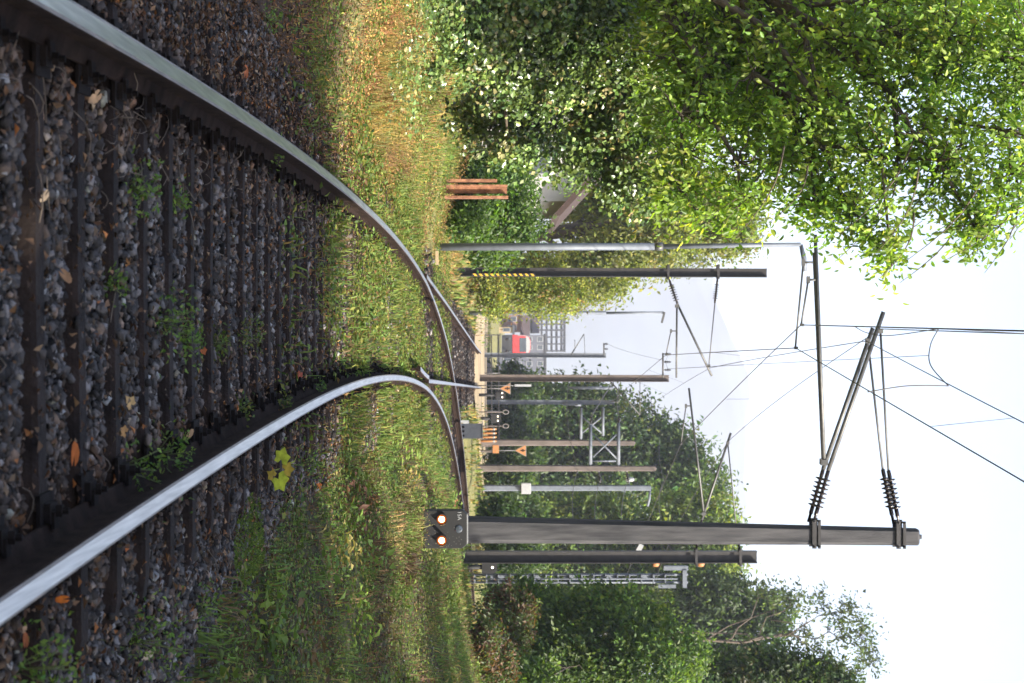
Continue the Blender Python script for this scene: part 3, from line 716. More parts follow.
# ------------------------------------------------------------------ overhead line masts
def insulator(p0, p1, parent, r=.078, n=7, name='insulator'):
    p0 = Vector(p0); p1 = Vector(p1); d = p1 - p0; L = d.length; a, b = L * .30, L * .88
    prof = [(0, .022), (a * .5, .020), (a * .55, .030), (a, .030)]
    st = (b - a) / n
    for i in range(n):
        prof += [(a + i * st, .024), (a + i * st + st * .30, r), (a + i * st + st * .45, r), (a + i * st + st * .6, .024)]
    prof += [(b, .030), (L, .028)]
    mb = MB(); mb.lathe(p0, d, prof, 12); return mb.build(name, MT['insul'], parent)
def clamp(c, w_, h, parent, d=None):
    mb = MB(); c = Vector(c)
    mb.box(c + Vector((0, -(w_ / 2 + .02), 0)), (w_ + .14, .03, h)); mb.box(c + Vector((0, (w_ / 2 + .02), 0)), (w_ + .14, .03, h))
    for s in (-1, 1): mb.tube([c + Vector((s * (w_ / 2 + .045), -w_ / 2 - .06, 0)), c + Vector((s * (w_ / 2 + .045), w_ / 2 + .06, 0))], .014, 6)
    mb.build('mast_clamp', MT['darkmast'], parent)
def cantilever(parent, Y, mastx, mw, low, hinge, upmast, tie_ins, tip, msg, reg0, reg1, brk, con, r=.030, sgn=-1):
    """all points (X, z) in the plane across the track at depth Y"""
    v = lambda p: Vector((p[0], Y, p[1]))
    insulator(v(low), v(hinge), parent)
    insulator(v(upmast), v(tie_ins), parent, .072)
    MB().tube([v(hinge), v(tip)], r, 8).build('bracket_tube', MT['tube'], parent)
    mb = MB(); mb.tube([v(tie_ins), v(msg)], r * .55, 6); mb.box(v(msg), (.07, .06, .07)); mb.build('top_tie', MT['tube'], parent)
    mb = MB(); mb.tube([v(reg0), v(reg1)], r * .85, 8); mb.box(v(reg0), (.08, .07, .10)); mb.build('registration_tube', MT['tube'], parent)
    b0 = Vector((brk[0], Y, reg0[1] + (reg1[1] - reg0[1]) * (brk[0] - reg0[0]) / (reg1[0] - reg0[0])))
    mb = MB(); mb.tube([b0, v(brk)], .018, 6); mb.box(v(brk), (.10, .04, .05)); mb.tube([v(brk), v(con)], .015, 6)
    mb.box(v(con) + Vector((0, 0, .01)), (.04, .08, .05)); mb.build('steady_arm', MT['tube'], parent)
def W(x, y, Z):                                     # picture pixel -> (X, z) at depth Z
    p = at(x, y, Z); return (p.x, p.z)

def poly_mast(parent, base, top, w0, w1, m, n=8, cap=True, name='mast'):
    mb = MB(); base = Vector(base); top = Vector(top); ch = .16
    ring = lambda c, w_: [c + Vector((a * w_ / 2, b * w_ / 2, 0)) for a, b in ((-1 + ch * 2, -1), (1 - ch * 2, -1), (1, -1 + ch * 2), (1, 1 - ch * 2), (1 - ch * 2, 1), (-1 + ch * 2, 1), (-1, 1 - ch * 2), (-1, -1 + ch * 2))]
    secs = [(base, w0)] + [(base.lerp(top, t), w0 + (w1 - w0) * t) for t in (.25, .5, .75, 1)]
    if cap: secs += [(top + Vector((0, 0, .025)), w1 * .86), (top + Vector((0, 0, .03)), w1 * .30), (top + Vector((0, 0, .07)), w1 * .26)]
    vs = [p for c, w_ in secs for p in ring(c, w_)]
    fs = [(i * 8 + k, i * 8 + (k + 1) % 8, (i + 1) * 8 + (k + 1) % 8, (i + 1) * 8 + k) for i in range(len(secs) - 1) for k in range(8)]
    fs += [tuple(range(7, -1, -1)), tuple((len(secs) - 1) * 8 + k for k in range(8))]
    mb.add(vs, fs); return mb.build(name, m, parent)
def h_mast(parent, base, top, w_, d, m, name='mast'):
    mb = MB(); base = Vector(base); top = Vector(top); R = top - base; t_ = .018
    for cx, sx, sy in ((-w_ / 2 + t_ / 2, t_, d), (w_ / 2 - t_ / 2, t_, d), (0, w_ - 2 * t_ - .001, t_)):
        ring = [(cx - sx / 2, -sy / 2), (cx + sx / 2, -sy / 2), (cx + sx / 2, sy / 2), (cx - sx / 2, sy / 2)]
        mb.add([base + Vector((a, b, 0)) for a, b in ring] + [top + Vector((a, b, 0)) for a, b in ring], [(3, 2, 1, 0), (4, 5, 6, 7), (0, 1, 5, 4), (1, 2, 6, 5), (2, 3, 7, 6), (3, 0, 4, 7)])
    return mb.build(name, m, parent)
def foot(p, h=.22, s=.75, parent=None):
    MB().box((p[0], p[1], p[2] + h / 2 - .2), (s, s, h)).build('footing', MT['concrete'], parent)

# nearest mast, right of the curve, carrying two cantilevers
Z1 = 30.0; bx_ = at(467, 528.5, Z1).x; g0 = float(gz(bx_, Z1))
m1 = thing('catenary_mast', (bx_, Z1, g0), 'tall grey concrete mast with twin brown insulators rising behind the lit signal', 'mast', 'overhead line masts')
tp = at(917, 537, Z1); poly_mast(m1, (bx_, Z1, g0 - .2), tp, .385, .235, MT['concrete']); foot((bx_, Z1, g0), parent=m1)
for i, (dY, dx, dz) in enumerate(((-.14, .0, .015), (.14, .0, -.015))):
    Yc = Z1 + dY; v = lambda x, y: (at(x, y, Z1).x + dx, at(x, y, Z1).z + dz)
    if i == 0:
        a = dict(tip=v(881, 312), msg=v(878, 331), reg0=v(822, 462), reg1=v(813, 235), brk=v(806, 280), con=v(799, 325))
    else:
        a = dict(tip=v(876, 328), msg=v(871, 341), reg0=v(826, 462), reg1=v(817, 252), brk=v(806, 262), con=v(798, 348))
    cantilever(m1, Yc, bx_, .28, v(811, 523), v(826, 470), v(897, 525), v(886, 470), r=.032, **a)
clamp((bx_ + .07, Z1, at(813, 0, Z1).z), .27, .06, m1); clamp((bx_ + .07, Z1, at(818, 0, Z1).z), .27, .04, m1)
clamp((bx_ + .085, Z1, at(897, 0, Z1).z), .25, .06, m1); clamp((bx_ + .085, Z1, at(903, 0, Z1).z), .25, .04, m1)
# second mast on the curve
Z2 = 49.4; p = at(500, 557, Z2); g0 = float(gz(p.x, Z2))
m2 = thing('catenary_mast', (p.x, Z2, g0), 'slender black steel mast just beyond the grey concrete one', 'mast', 'overhead line masts')
h_mast(m2, (p.x, Z2, g0 - .2), at(757, 557, Z2), .28, .28, MT['darkmast']); foot((p.x, Z2, g0), parent=m2)
v = lambda x, y: W(x, y, Z2)
cantilever(m2, Z2, p.x, .28, v(696, 551), v(702, 520), v(740, 551), v(736, 524), v(731, 433), v(728, 443), v(704, 514), v(689, 388), v(686, 406), v(681, 444), r=.028)
clamp((p.x, Z2, at(696, 0, Z2).z), .28, .06, m2); clamp((p.x, Z2, at(740, 0, Z2).z), .28, .06, m2)
# mast beside the straight track, hazard stripes at its foot
Z3 = 52.0; p = at(500, 272, Z3); g0 = float(gz(p.x, Z3))
m3 = thing('catenary_mast', (p.x, Z3, g0), 'dark steel mast with yellow and black hazard stripes at its foot', 'mast', 'overhead line masts')
h_mast(m3, (p.x, Z3, g0 - .2), at(767, 273, Z3), .22, .22, MT['darkmast']); foot((p.x, Z3, g0), parent=m3)
v = lambda x, y: W(x, y, Z3)
cantilever(m3, Z3, p.x, .22, v(668, 276), v(678, 305), v(718, 276), v(715, 303), v(712, 376), v(709, 366), v(677, 306), v(676.5, 378), v(671, 331), v(666, 355), r=.028)
clamp((p.x, Z3, at(668, 0, Z3).z), .22, .06, m3); clamp((p.x, Z3, at(718, 0, Z3).z), .22, .06, m3)
za, zb = at(472, 0, Z3).z, at(535, 0, Z3).z
hs = MB().box((p.x + .075, Z3 - .125, (za + zb) / 2), (.065, .012, zb - za)).build('hazard_strip', MT['black'], m3)
for i in range(11):
    z_ = za + (i + .5) * (zb - za) / 11
    MB().prism([(p.x + .045, Z3 - .132, z_ - .05), (p.x + .105, Z3 - .132, z_ - .0), (p.x + .105, Z3 - .132, z_ + .065), (p.x + .045, Z3 - .132, z_ + .015)], (0, -1, 0), .004).build('stripe', MT['yellow'], hs)
# masts further off
def far_mast(y, x1, Z, w_, m, label, base_y=None, kind='h'):
    p = at(500, y, Z); g0 = float(gz(p.x, Z)); t_ = thing('catenary_mast', (p.x, Z, g0), label, 'mast', 'overhead line masts')
    (h_mast(t_, (p.x, Z, g0 - .2), at(x1, y + .5, Z), w_, w_, m) if kind == 'h' else poly_mast(t_, (p.x, Z, g0 - .2), at(x1, y + .5, Z), w_, w_ * .75, m))
    foot((p.x, Z, g0), parent=t_, s=.6); return t_, p
Z4 = 98.0
m4, p = far_mast(378, 669, Z4, .32, MT['brownmast'], 'brown steel mast with a small feeder bracket left of the warning triangle')
mb = MB(); e0 = at(663, 378, Z4); e1 = at(663, 353, Z4); mb.tube([e0, e1], .045, 6); mb.build('feeder_bracket', MT['tube'], m4)
for yy in (354, 362, 370): insulator(at(663, yy, Z4), at(671, yy, Z4), m4, .07, 3)
MB().tube([at(636, 378, Z4), at(636, 384, Z4)], .03, 6).build('peg', MT['tube'], m4)
cant = lambda t_, Z, a, b, c, d, con, ms: None
def simple_cant(t_, Z, mx_, low, tip, con, tie):
    a = at(low[0], low[1], Z); b = at(tip[0], tip[1], Z); c = at(con[0], con[1], Z); d = at(tie[0], tie[1], Z)
    insulator(a, a.lerp(b, .3), t_, .06, 5); MB().tube([a.lerp(b, .28), b], .032, 6).build('bracket_tube', MT['tube'], t_)
    MB().tube([d, b], .018, 6).build('top_tie', MT['tube'], t_)
    q = a.lerp(b, .3); MB().tube([q, Vector((c.x * 1.0, c.y, q.z)), c], .022, 6).build('registration_tube', MT['tube'], t_)
simple_cant(m4, Z4, p.x, (610, 381), (640, 415), (612, 402), (640, 381))
m5, p = far_mast(355, 606, 118, .26, MT['galv'], 'thin grey mast standing in front of the red train')
MB().tube([at(604, 355, 118), at(604, 343, 118)], .045, 6).build('feeder_bracket', MT['tube'], m5)
for yy in (344, 349): insulator(at(604, yy, 118), at(608, yy, 118), m5, .08, 2)
simple_cant(m5, 118, p.x, (571, 355), (584, 334), (574, 340), (585, 355))
m6, p = far_mast(442.5, 634, 93, .30, MT['brownmast'], 'brownish mast rising behind the orange bollards', kind='p')
m7, p = far_mast(468, 655, 81, .27, MT['brownmast'], 'brownish mast carrying a cross-braced lattice bracket', kind='p')
def beam(t_, Z, a, b, r, name, m='galv'): return MB().tube([at(*a, Z), at(*b, Z)], r, 6).build(name, MT[m], t_)
beam(m7, 81, (590.5, 466), (590.5, 425), .075, 'chord'); beam(m7, 81, (618.5, 466), (618.5, 423), .075, 'chord')
beam(m7, 81, (592, 461), (616, 461), .04, 'brace')
for a, b in (((592, 433), (617, 459)), ((593, 457), (617, 434))): beam(m7, 81, a, b, .035, 'brace')
for xx in (590.5, 618.5):
    insulator(at(xx, 424, 81), at(xx + 1, 417, 81), m7, .09, 3); insulator(at(xx + 8, 470, 81), at(xx + 10, 483, 81), m7, .09, 4)
    beam(m7, 81, (xx + 8, 468), (xx + 8, 472), .05, 'peg', 'tube')
beam(m6, 93, (581, 442), (581, 408), .07, 'chord'); beam(m6, 93, (603, 436), (603, 407), .07, 'chord')
beam(m6, 93, (581, 416), (603, 434), .04, 'brace'); beam(m6, 93, (603, 416), (581, 434), .04, 'brace')
beam(m6, 93, (575, 405), (581, 405), .06, 'brace')
# a further portal post with short beams behind
m8, p = far_mast(402, 614, 128, .26, MT['galv'], 'distant grey mast behind the warning triangle with two short beams')
beam(m8, 128, (569, 388), (613, 388), .10, 'post_beam'); beam(m8, 128, (563, 404), (582, 404), .11, 'post_beam')
# tall galvanised poles on the bank
Zp = 39.5; p = at(470, 247, Zp); g0 = float(gz(p.x, Zp))
t_ = thing('lamp_post', (p.x, Zp, g0), 'slim galvanised pole reaching up into the overhanging leaves', 'pole')
MB().tube([(p.x, Zp, g0 - .2), at(662, 246.5, Zp)], [.072, .066], 12).build('lower_shaft', MT['galv'], t_)
MB().tube([at(655, 246.5, Zp), at(663, 246.5, Zp)], .078, 12).build('collar', MT['tube'], t_)
MB().tube([at(662, 246.5, Zp), at(801, 244.5, Zp)], [.052, .040], 10).build('upper_shaft', MT['galv'], t_)
q = at(801, 244.5, Zp); MB().tube([q, q + Vector((.25, 0, .06)), q + Vector((.5, 0, .08))], [.035, .05, .045], 8).build('lamp_head', MT['galv'], t_)
Zp = 75.0; p = at(500, 313, Zp); g0 = float(gz(p.x, Zp))
t_ = thing('lamp_post', (p.x, Zp, g0), 'pale street lamp post with a short drooping head near the train', 'lamp post')
MB().tube([(p.x, Zp, g0 - .2), at(606, 313, Zp)], [.085, .08], 10).build('lower_shaft', MT['galv'], t_)
MB().tube([at(606, 313, Zp), at(664, 312.5, Zp)], [.05, .042], 10).build('upper_shaft', MT['galv'], t_)
q = at(664, 312.5, Zp); mb = MB(); mb.box(q + Vector((.18, 0, -.03)), (.40, .12, .07), R=Matrix.Rotation(.25, 3, 'Y')); mb.build('lamp_head', MT['tube'], t_)

# ------------------------------------------------------------------ overhead wires
def sagline(p, q, sag, n=14): return [p.lerp(q, i / n) - Vector((0, 0, sag * 4 * (i / n) * (1 - i / n))) for i in range(n + 1)]
def overhead(name, con, mes, sags, label, step=9.0, r=.0075):
    t_ = thing(name, con[1], label, 'overhead line')
    cp, mp = [], []
    for i in range(len(con) - 1):
        a = sagline(con[i], con[i + 1], .03); b = sagline(mes[i], mes[i + 1], sags[i])
        cp += a[(1 if i else 0):]; mp += b[(1 if i else 0):]
        L = (con[i + 1] - con[i]).length; k = max(2, int(L / step))
        for j in range(1, k):
            s = j / k; c = con[i].lerp(con[i + 1], s); m_ = mes[i].lerp(mes[i + 1], s) - Vector((0, 0, sags[i] * 4 * s * (1 - s)))
            MB().tube([c, m_], .003, 4).build('dropper', MT['wire'], t_)
    MB().tube(cp, r, 6).build('contact_wire', MT['wire'], t_); MB().tube(mp, r * .9, 6).build('messenger_wire', MT['wire'], t_)
    return t_
c1 = at(799, 325, Z1); c1.y -= .22; c2 = at(798, 348, Z1); c2.y += .22
k1 = at(878, 329, Z1); k1.y -= .22; k2 = at(869, 341, Z1); k2.y += .22
s2c, s2m = at(681, 444, Z2), at(729, 441, Z2); s3c, s3m = at(666, 355, Z3), at(710, 368, Z3)
overhead('overhead_line', [Vector((.42, -26, 5.45)), c1, s2c, Vector((8.6, 75, 5.6)), Vector((18, 97, 5.7))], [Vector((.45, -26, 6.6)), k1, s2m, Vector((8.5, 75, 6.75)), Vector((18, 97, 6.85))], [.35, .12, .2, .2],
         'contact wire dropping straight overhead and bending along the curved track')
overhead('overhead_line', [Vector((4.6, -26, 5.6)), c2, s3c, at(612, 402, Z4), Vector((3.2, 120, 5.8)), Vector((6, 170, 6.2))], [Vector((4.6, -26, 6.65)), k2, s3m, at(640, 415, Z4), Vector((3.2, 120, 6.95)), Vector((6, 170, 7.3))], [.35, .12, .15, .25, .3],
         'overhead wires slanting in from overhead to the striped mast')
def cable(name, pts, label, r=.008, cat='cable'):
    o = MB().tube(pts, r, 6).build(name, MT['wire']); return tag(o, label, cat)
def curve3(ps, n=8):
    ps = [Vector(p) for p in ps]; out = []
    for i in range(len(ps) - 1):
        p0, p1, p2, p3 = ps[max(i - 1, 0)], ps[i], ps[i + 1], ps[min(i + 2, len(ps) - 1)]
        for j in range(n):
            t = j / n; out.append(.5 * (2 * p1 + (p2 - p0) * t + (2 * p0 - 5 * p1 + 4 * p2 - p3) * t * t + (3 * p1 - p0 - 3 * p2 + p3) * t ** 3))
    return out + [ps[-1]]
cable('jumper_cable', curve3([at(939, 329, 25), at(931, 345, 24.9), at(931, 365, 24.6), at(949, 386, 24.2)]), 'looping jumper cable hanging between the two overhead wires', .007)
cable('jumper_cable', curve3([at(949, 386, 24.2), at(925, 385.5, 24), at(902, 386.5, 23.8), at(868, 392, 23.6)]), 'jumper cable dropping from the upper wire to the slanting contact wire', .007)
cable('jumper_cable', curve3([at(855, 326.5, 29), at(868, 333, 28.6), at(890, 335.5, 28), at(938, 329, 25)]), 'slack jumper cable hugging the mast end of the straight wire', .006)
# feeder wires strung between the masts
cable('feeder_wire', sagline(at(670, 354, Z4), at(668, 369, 52), .1) + sagline(at(668, 369, 52), Vector((.2, 30, 7.3)), .1)[1:], 'thin feeder wire rising from the small feeder bracket', .005)
cable('feeder_wire', sagline(at(608, 344, 118), at(671, 362, Z4), .35), 'thin feeder wire between the grey and brown masts', .007)
cable('feeder_wire', sagline(at(660, 440, 93), at(664, 480, 81), .1) + sagline(at(664, 480, 81), at(672, 552, Z2), .25)[1:], 'sagging feeder wire crossing in front of the dark trees', .010)
cable('feeder_wire', sagline(at(619, 417, 81), at(620, 383, Z4), .1), 'pale wire running from the lattice bracket to the brown mast', .016)
cable('stay_wire', sagline(at(591, 417, 81), at(614, 381, Z4), .02), 'pale stay wire slanting from the lattice bracket chord', .022)
cable('stay_wire', sagline(at(600, 481, 81), at(596, 530, 62), .1), 'stay wire leading from the lattice bracket mast towards the concrete mast', .012)
cable('stay_wire', sagline(at(628, 481, 81), at(622, 530, 62), .1), 'upper stay wire leading from the lattice bracket towards the concrete mast', .012)
cable('feeder_wire', sagline(at(569, 383, 110), at(578, 470, 81), .25) + sagline(at(578, 470, 81), at(580, 555, Z2), .2)[1:], 'low wire strung across behind the masts at half height', .010)

# ------------------------------------------------------------------ signals
def text_part(txt, loc, size, m, parent, ext=.002):
    cu = bpy.data.curves.new('lettering', 'FONT'); cu.body = txt; cu.size = size; cu.extrude = ext; cu.align_x = 'CENTER'; cu.align_y = 'CENTER'
    tmp = bpy.data.objects.new('lettering', cu); col.objects.link(tmp)
    dg = bpy.context.evaluated_depsgraph_get(); me = bpy.data.meshes.new_from_object(tmp.evaluated_get(dg)); bpy.data.objects.remove(tmp)
    me.materials.clear(); me.materials.append(m)
    o = bpy.data.objects.new('lettering', me); col.objects.link(o); o.parent = parent
    o.location = Vector(loc) - wloc(parent); o.rotation_euler = (math.pi / 2, 0, 0); return o
Zs = 24.0; s = F / Zs
ctr = at(449, 528.5, Zs); g0 = float(gz(ctr.x, Zs))
sg = thing('dwarf_signal', (ctr.x, Zs, g0), 'black dwarf signal with two lit white lamps in the verge grass', 'signal', 'dwarf signals')
wd, ztop, zbot = 38 / s, at(467, 0, Zs).z, at(424, 0, Zs).z
out = [(-wd / 2 + .01, zbot), (wd / 2 - .01, zbot), (wd / 2, zbot + .03), (wd / 2, ztop - .05), (wd / 2 - .045, ztop), (-wd / 2 + .045, ztop), (-wd / 2, ztop - .05), (-wd / 2, zbot + .03)]
body = MB().prism([(ctr.x + a, Zs - .11, z) for a, z in out], (0, 1, 0), .22).build('housing', MT['sigblack'], sg, bevel=.008)
MB().box((ctr.x, Zs, ztop + .006), (wd - .10, .20, .010)).build('top_plate', MT['cabinet'], sg)
MB().tube([(ctr.x, Zs, g0 - .1), (ctr.x, Zs, zbot + .02)], .06, 12).build('stem', MT['sigblack'], sg)
for yy in (518.5, 539.5):
    c = at(442, yy, Zs); c.y = Zs - .112
    h_ = MB(); an = np.linspace(-.25, math.pi + .25, 12); R_ = .062
    for a0, a1 in zip(an[:-1], an[1:]):
        q = [Vector((c.x + math.cos(a) * r_, c.y, c.z + math.sin(a) * r_)) for a, r_ in ((a0, R_), (a1, R_), (a1, R_ + .005), (a0, R_ + .005))]
        h_.prism(q, (0, -1, 0), .09)
    hood = h_.build('hood', MT['sigblack'], body)
    L = MB().lathe(c + Vector((0, .0, 0)), (0, -1, 0), [(0, .033), (.004, .033), (.012, .018), (.015, .006)], 20).build('lamp', MT['lampwhite'], sg)
    MB().lathe(c, (0, -1, 0), [(0, .054), (.002, .054), (.0025, .030)], 20).build('glow_ring', MT['glowring'], sg)  # added ring that stands in for the lamp's orange glow
cdk = at(458, 528, Zs); MB().lathe((cdk.x, Zs - .111, cdk.z + .01), (0, -1, 0), [(0, .045), (.003, .045), (.008, .03), (.010, .008)], 20).build('unlit_lens', MT['glass'], sg)
text_part('15A', (at(459, 514.8, Zs).x, Zs - .114, at(459.5, 0, Zs).z), .062, MT['white'], sg)
mb = MB()
for i in range(34):
    a = random.uniform(-.02, wd / 2 - .02); z_ = random.uniform(zbot + .08, ztop - .06); mb.box((ctr.x + a, Zs - .1115, z_), (random.uniform(.003, .009), .002, random.uniform(.003, .010)))
mb.build('paint_chips', MT['speck'], sg)['kind'] = 'stuff'
def small_dwarf(x, y, Z, label, lamps=2, w_=.36, h=.42):
    c = at(x, y, Z); g0 = float(gz(c.x, Z)); t_ = thing('dwarf_signal', (c.x, Z, g0), label, 'signal', 'dwarf signals')
    o_ = [(-w_ / 2, -h / 2), (w_ / 2, -h / 2), (w_ / 2, h / 2 - .1), (w_ / 2 - .09, h / 2), (-w_ / 2 + .09, h / 2), (-w_ / 2, h / 2 - .1)]
    MB().prism([(c.x + a, Z - .1, c.z + b) for a, b in o_], (0, 1, 0), .2).build('housing', MT['sigblack'], t_)
    MB().tube([(c.x, Z, g0 - .1), (c.x, Z, c.z - h / 2 + .02)], .07, 8).build('stem', MT['sigblack'], t_)
    for i in range(lamps):
        MB().lathe((c.x + (i * .19 - .095 if lamps == 2 else 0), Z - .105, c.z + .08), (0, -1, 0), [(0, .034), (.01, .03)], 10).build('lamp', MT['lampfar'], t_)
small_dwarf(500.5, 395, 95, 'tiny dwarf signal with two white dots under the warning triangle', 2, .4, .45)
small_dwarf(496, 418.5, 92, 'tiny dwarf signal between the two small loop posts', 2, .4, .45)
small_dwarf(489.5, 567, 58, 'distant dwarf signal with one glowing dot by the ladder mast', 1)
# loop posts
for y, lab in ((412, 'small yellowish loop post nearest the warning triangle'), (426, 'small yellowish loop post beside the orange bollards')):
    Zl = 93; a = at(488, y, Zl); t_ = thing('loop_post', (a.x, Zl, float(gz(a.x, Zl))), lab, 'post', 'loop posts')
    mb = MB(); mb.tube([(a.x, Zl, float(gz(a.x, Zl)) - .1), at(502, y, Zl)], .03, 6); mb.build('post', MT['brownmast'], t_)
    c = at(503, y, Zl); MB().tube([c + Vector((.09 * math.cos(q), 0, .12 + .13 * math.sin(q))) for q in np.linspace(0, 2 * math.pi, 14)], .022, 5, False).build('loop', MT['speck'], t_)
# warning triangles, point down
def triangle(x, y, Z, w_, label, arm=None):
    c = at(x, y, Z); g0 = float(gz(c.x, Z)); t_ = thing('warning_sign', (c.x, Z, g0), label, 'sign', 'warning triangles')
    h = w_ * .95
    tri = lambda k, dy: [(c.x - w_ / 2 * k, Z + dy, c.z + h * .4 * k), (c.x, Z + dy, c.z - h * .6 * k), (c.x + w_ / 2 * k, Z + dy, c.z + h * .4 * k)]
    pl = MB().prism(tri(1.0, -.02), (0, 1, 0), .03).build('plate', MT['speck'], t_)
    MB().prism(tri(.86, -.026), (0, 1, 0), .006).build('orange_face', MT['orange'], t_)
    mb = MB(); mb.box((c.x, Z - .030, c.z + .06), (.05, .006, .22)); mb.box((c.x, Z - .029, c.z + .06), (.13, .006, .05)); mb.build('figure', MT['iron'], t_)
    MB().tube([(c.x, Z + .03, g0 - .1), (c.x, Z + .03, c.z)], .025, 6).build('post', MT['tube'], t_)
triangle(506, 388.5, 92, .52, 'orange warning triangle beside the brown mast')
triangle(521.5, 450.5, 92, .55, 'orange warning triangle on a post between the two brownish masts')
# white number board by the brown mast
c = at(523, 385.5, 75.5); t_ = thing('number_board', (c.x, 75.5, float(gz(c.x, 75.5))), 'narrow upright white board beside the brown mast', 'board')
MB().box((c.x, 75.5, c.z), (.08, .03, .60)).build('board', MT['white'], t_); MB().tube([(c.x, 75.55, float(gz(c.x, 75.5)) - .1), (c.x, 75.55, c.z + .2)], .02, 6).build('post', MT['tube'], t_)

# ------------------------------------------------------------------ trackside boxes and bollards
Zc = 58; c = at(475, 431, Zc); g0 = float(gz(c.x, Zc))
t_ = thing('point_motor_box', (c.x, Zc, g0), 'grey metal trackside cabinet standing beyond the curved rails', 'cabinet')
MB().box((c.x, Zc, (g0 + at(482, 0, Zc).z) / 2), (.40, .34, at(482, 0, Zc).z - g0)).build('case', MT['cabinet'], t_, bevel=.015)
MB().box((c.x, Zc, at(482, 0, Zc).z + .012), (.46, .40, .022)).build('lid', MT['cabinet'], t_)
for dx in (-.12, 0, .12): MB().box((c.x + dx, Zc - .176, g0 + .10), (.06, .012, .09)).build('vent', MT['iron'], t_)
c = at(463.5, 422, 56); MB_ = MB().box((c.x, 56, float(gz(c.x, 56)) + .16), (.09, .05, .34)); tag(MB_.build('marker_stake', MT['white']), 'short pale stake beside the grey trackside cabinet', 'stake')
for y, nm in ((429, 'first'), (433, 'second'), (437, 'third'), (441, 'fourth')):
    Zb = 90; c = at(490, y, Zb); g0 = float(gz(c.x, Zb)); t_ = thing('bollard', (c.x, Zb, g0), f'{nm} orange bollard counted from the loop posts', 'bollard', 'orange bollards')
    zt = at(497, 0, Zb).z
    MB().lathe((c.x, Zb, g0 - .05), (0, 0, 1), [(0, .055), (zt - g0, .05), (zt - g0 + .04, .03)], 10).build('post', MT['orange'], t_)
    MB().tube([(c.x, Zb, zt - .18), (c.x, Zb, zt - .10)], .056, 10).build('band', MT['cabinet'], t_)
Zb = 89; c = at(490, 449, Zb); g0 = float(gz(c.x, Zb)); t_ = thing('equipment_box', (c.x, Zb, g0), 'sunlit orange box on legs next to the bollards', 'box')
zt = at(499, 0, Zb).z
MB().box((c.x, Zb, zt - .14), (.34, .3, .26)).build('case', MT['orange'], t_, bevel=.01)
for dx in (-.12, .12): MB().box((c.x + dx, Zb, (g0 + zt - .27) / 2), (.05, .2, zt - .27 - g0 + .02)).build('leg', MT['brownmast'], t_)
# rusty steel post in the bank
Zr = 38.0; c = at(447, 189, Zr); zt = at(507, 0, Zr).z; g0 = float(gz(c.x, Zr)); s_ = Zr / F
t_ = thing('rusty_post', (c.x, Zr, g0), 'short orange rusty steel channel post standing in the hedge', 'post')
MB().box((c.x - 8 * s_, Zr + .02, (g0 + zt) / 2 - .1), (3.2 * s_, .22, zt - g0 - .16)).build('flange', MT['rust'], t_)
MB().box((c.x + .5 * s_, Zr + .0, (g0 + zt) / 2), (8 * s_, .06, zt - g0)).build('web', MT['rust'], t_)
MB().box((c.x + 8.5 * s_, Zr - .02, (g0 + zt) / 2 + .02), (2.4 * s_, .22, zt - g0)).build('flange', MT['rust'], t_)
MB().box((c.x - 3.2 * s_, Zr - .02, (g0 + zt) / 2 + .01), (1.4 * s_, .2, zt - g0)).build('flange', MT['rust'], t_)
# weathered board at the edge of the bank
c = at(417, 3, 26.0); t_ = thing('wooden_board', (c.x, 26, c.z - .3), 'grey weathered plank leaning in the ivy at the bank top', 'plank')
R = Matrix.Rotation(-.75, 3, 'Y'); MB().box(c + Vector((-.08, 0, .04)), (.20, .06, .50), R=R).build('plank', MT['wood'], t_)
MB().box(c + Vector((-.22, .03, .0)), (.09, .07, .55), R=R).build('batten', MT['bark'], t_)
# concrete kerb stone in the straight track
c = at(437, 258, 37); tag(MB().box((c.x, 37, c.z), (.24, .15, .05)).build('edge_stone', MT['sand']), 'pale yellow edging stone in the grass outside the turnout', 'stone')

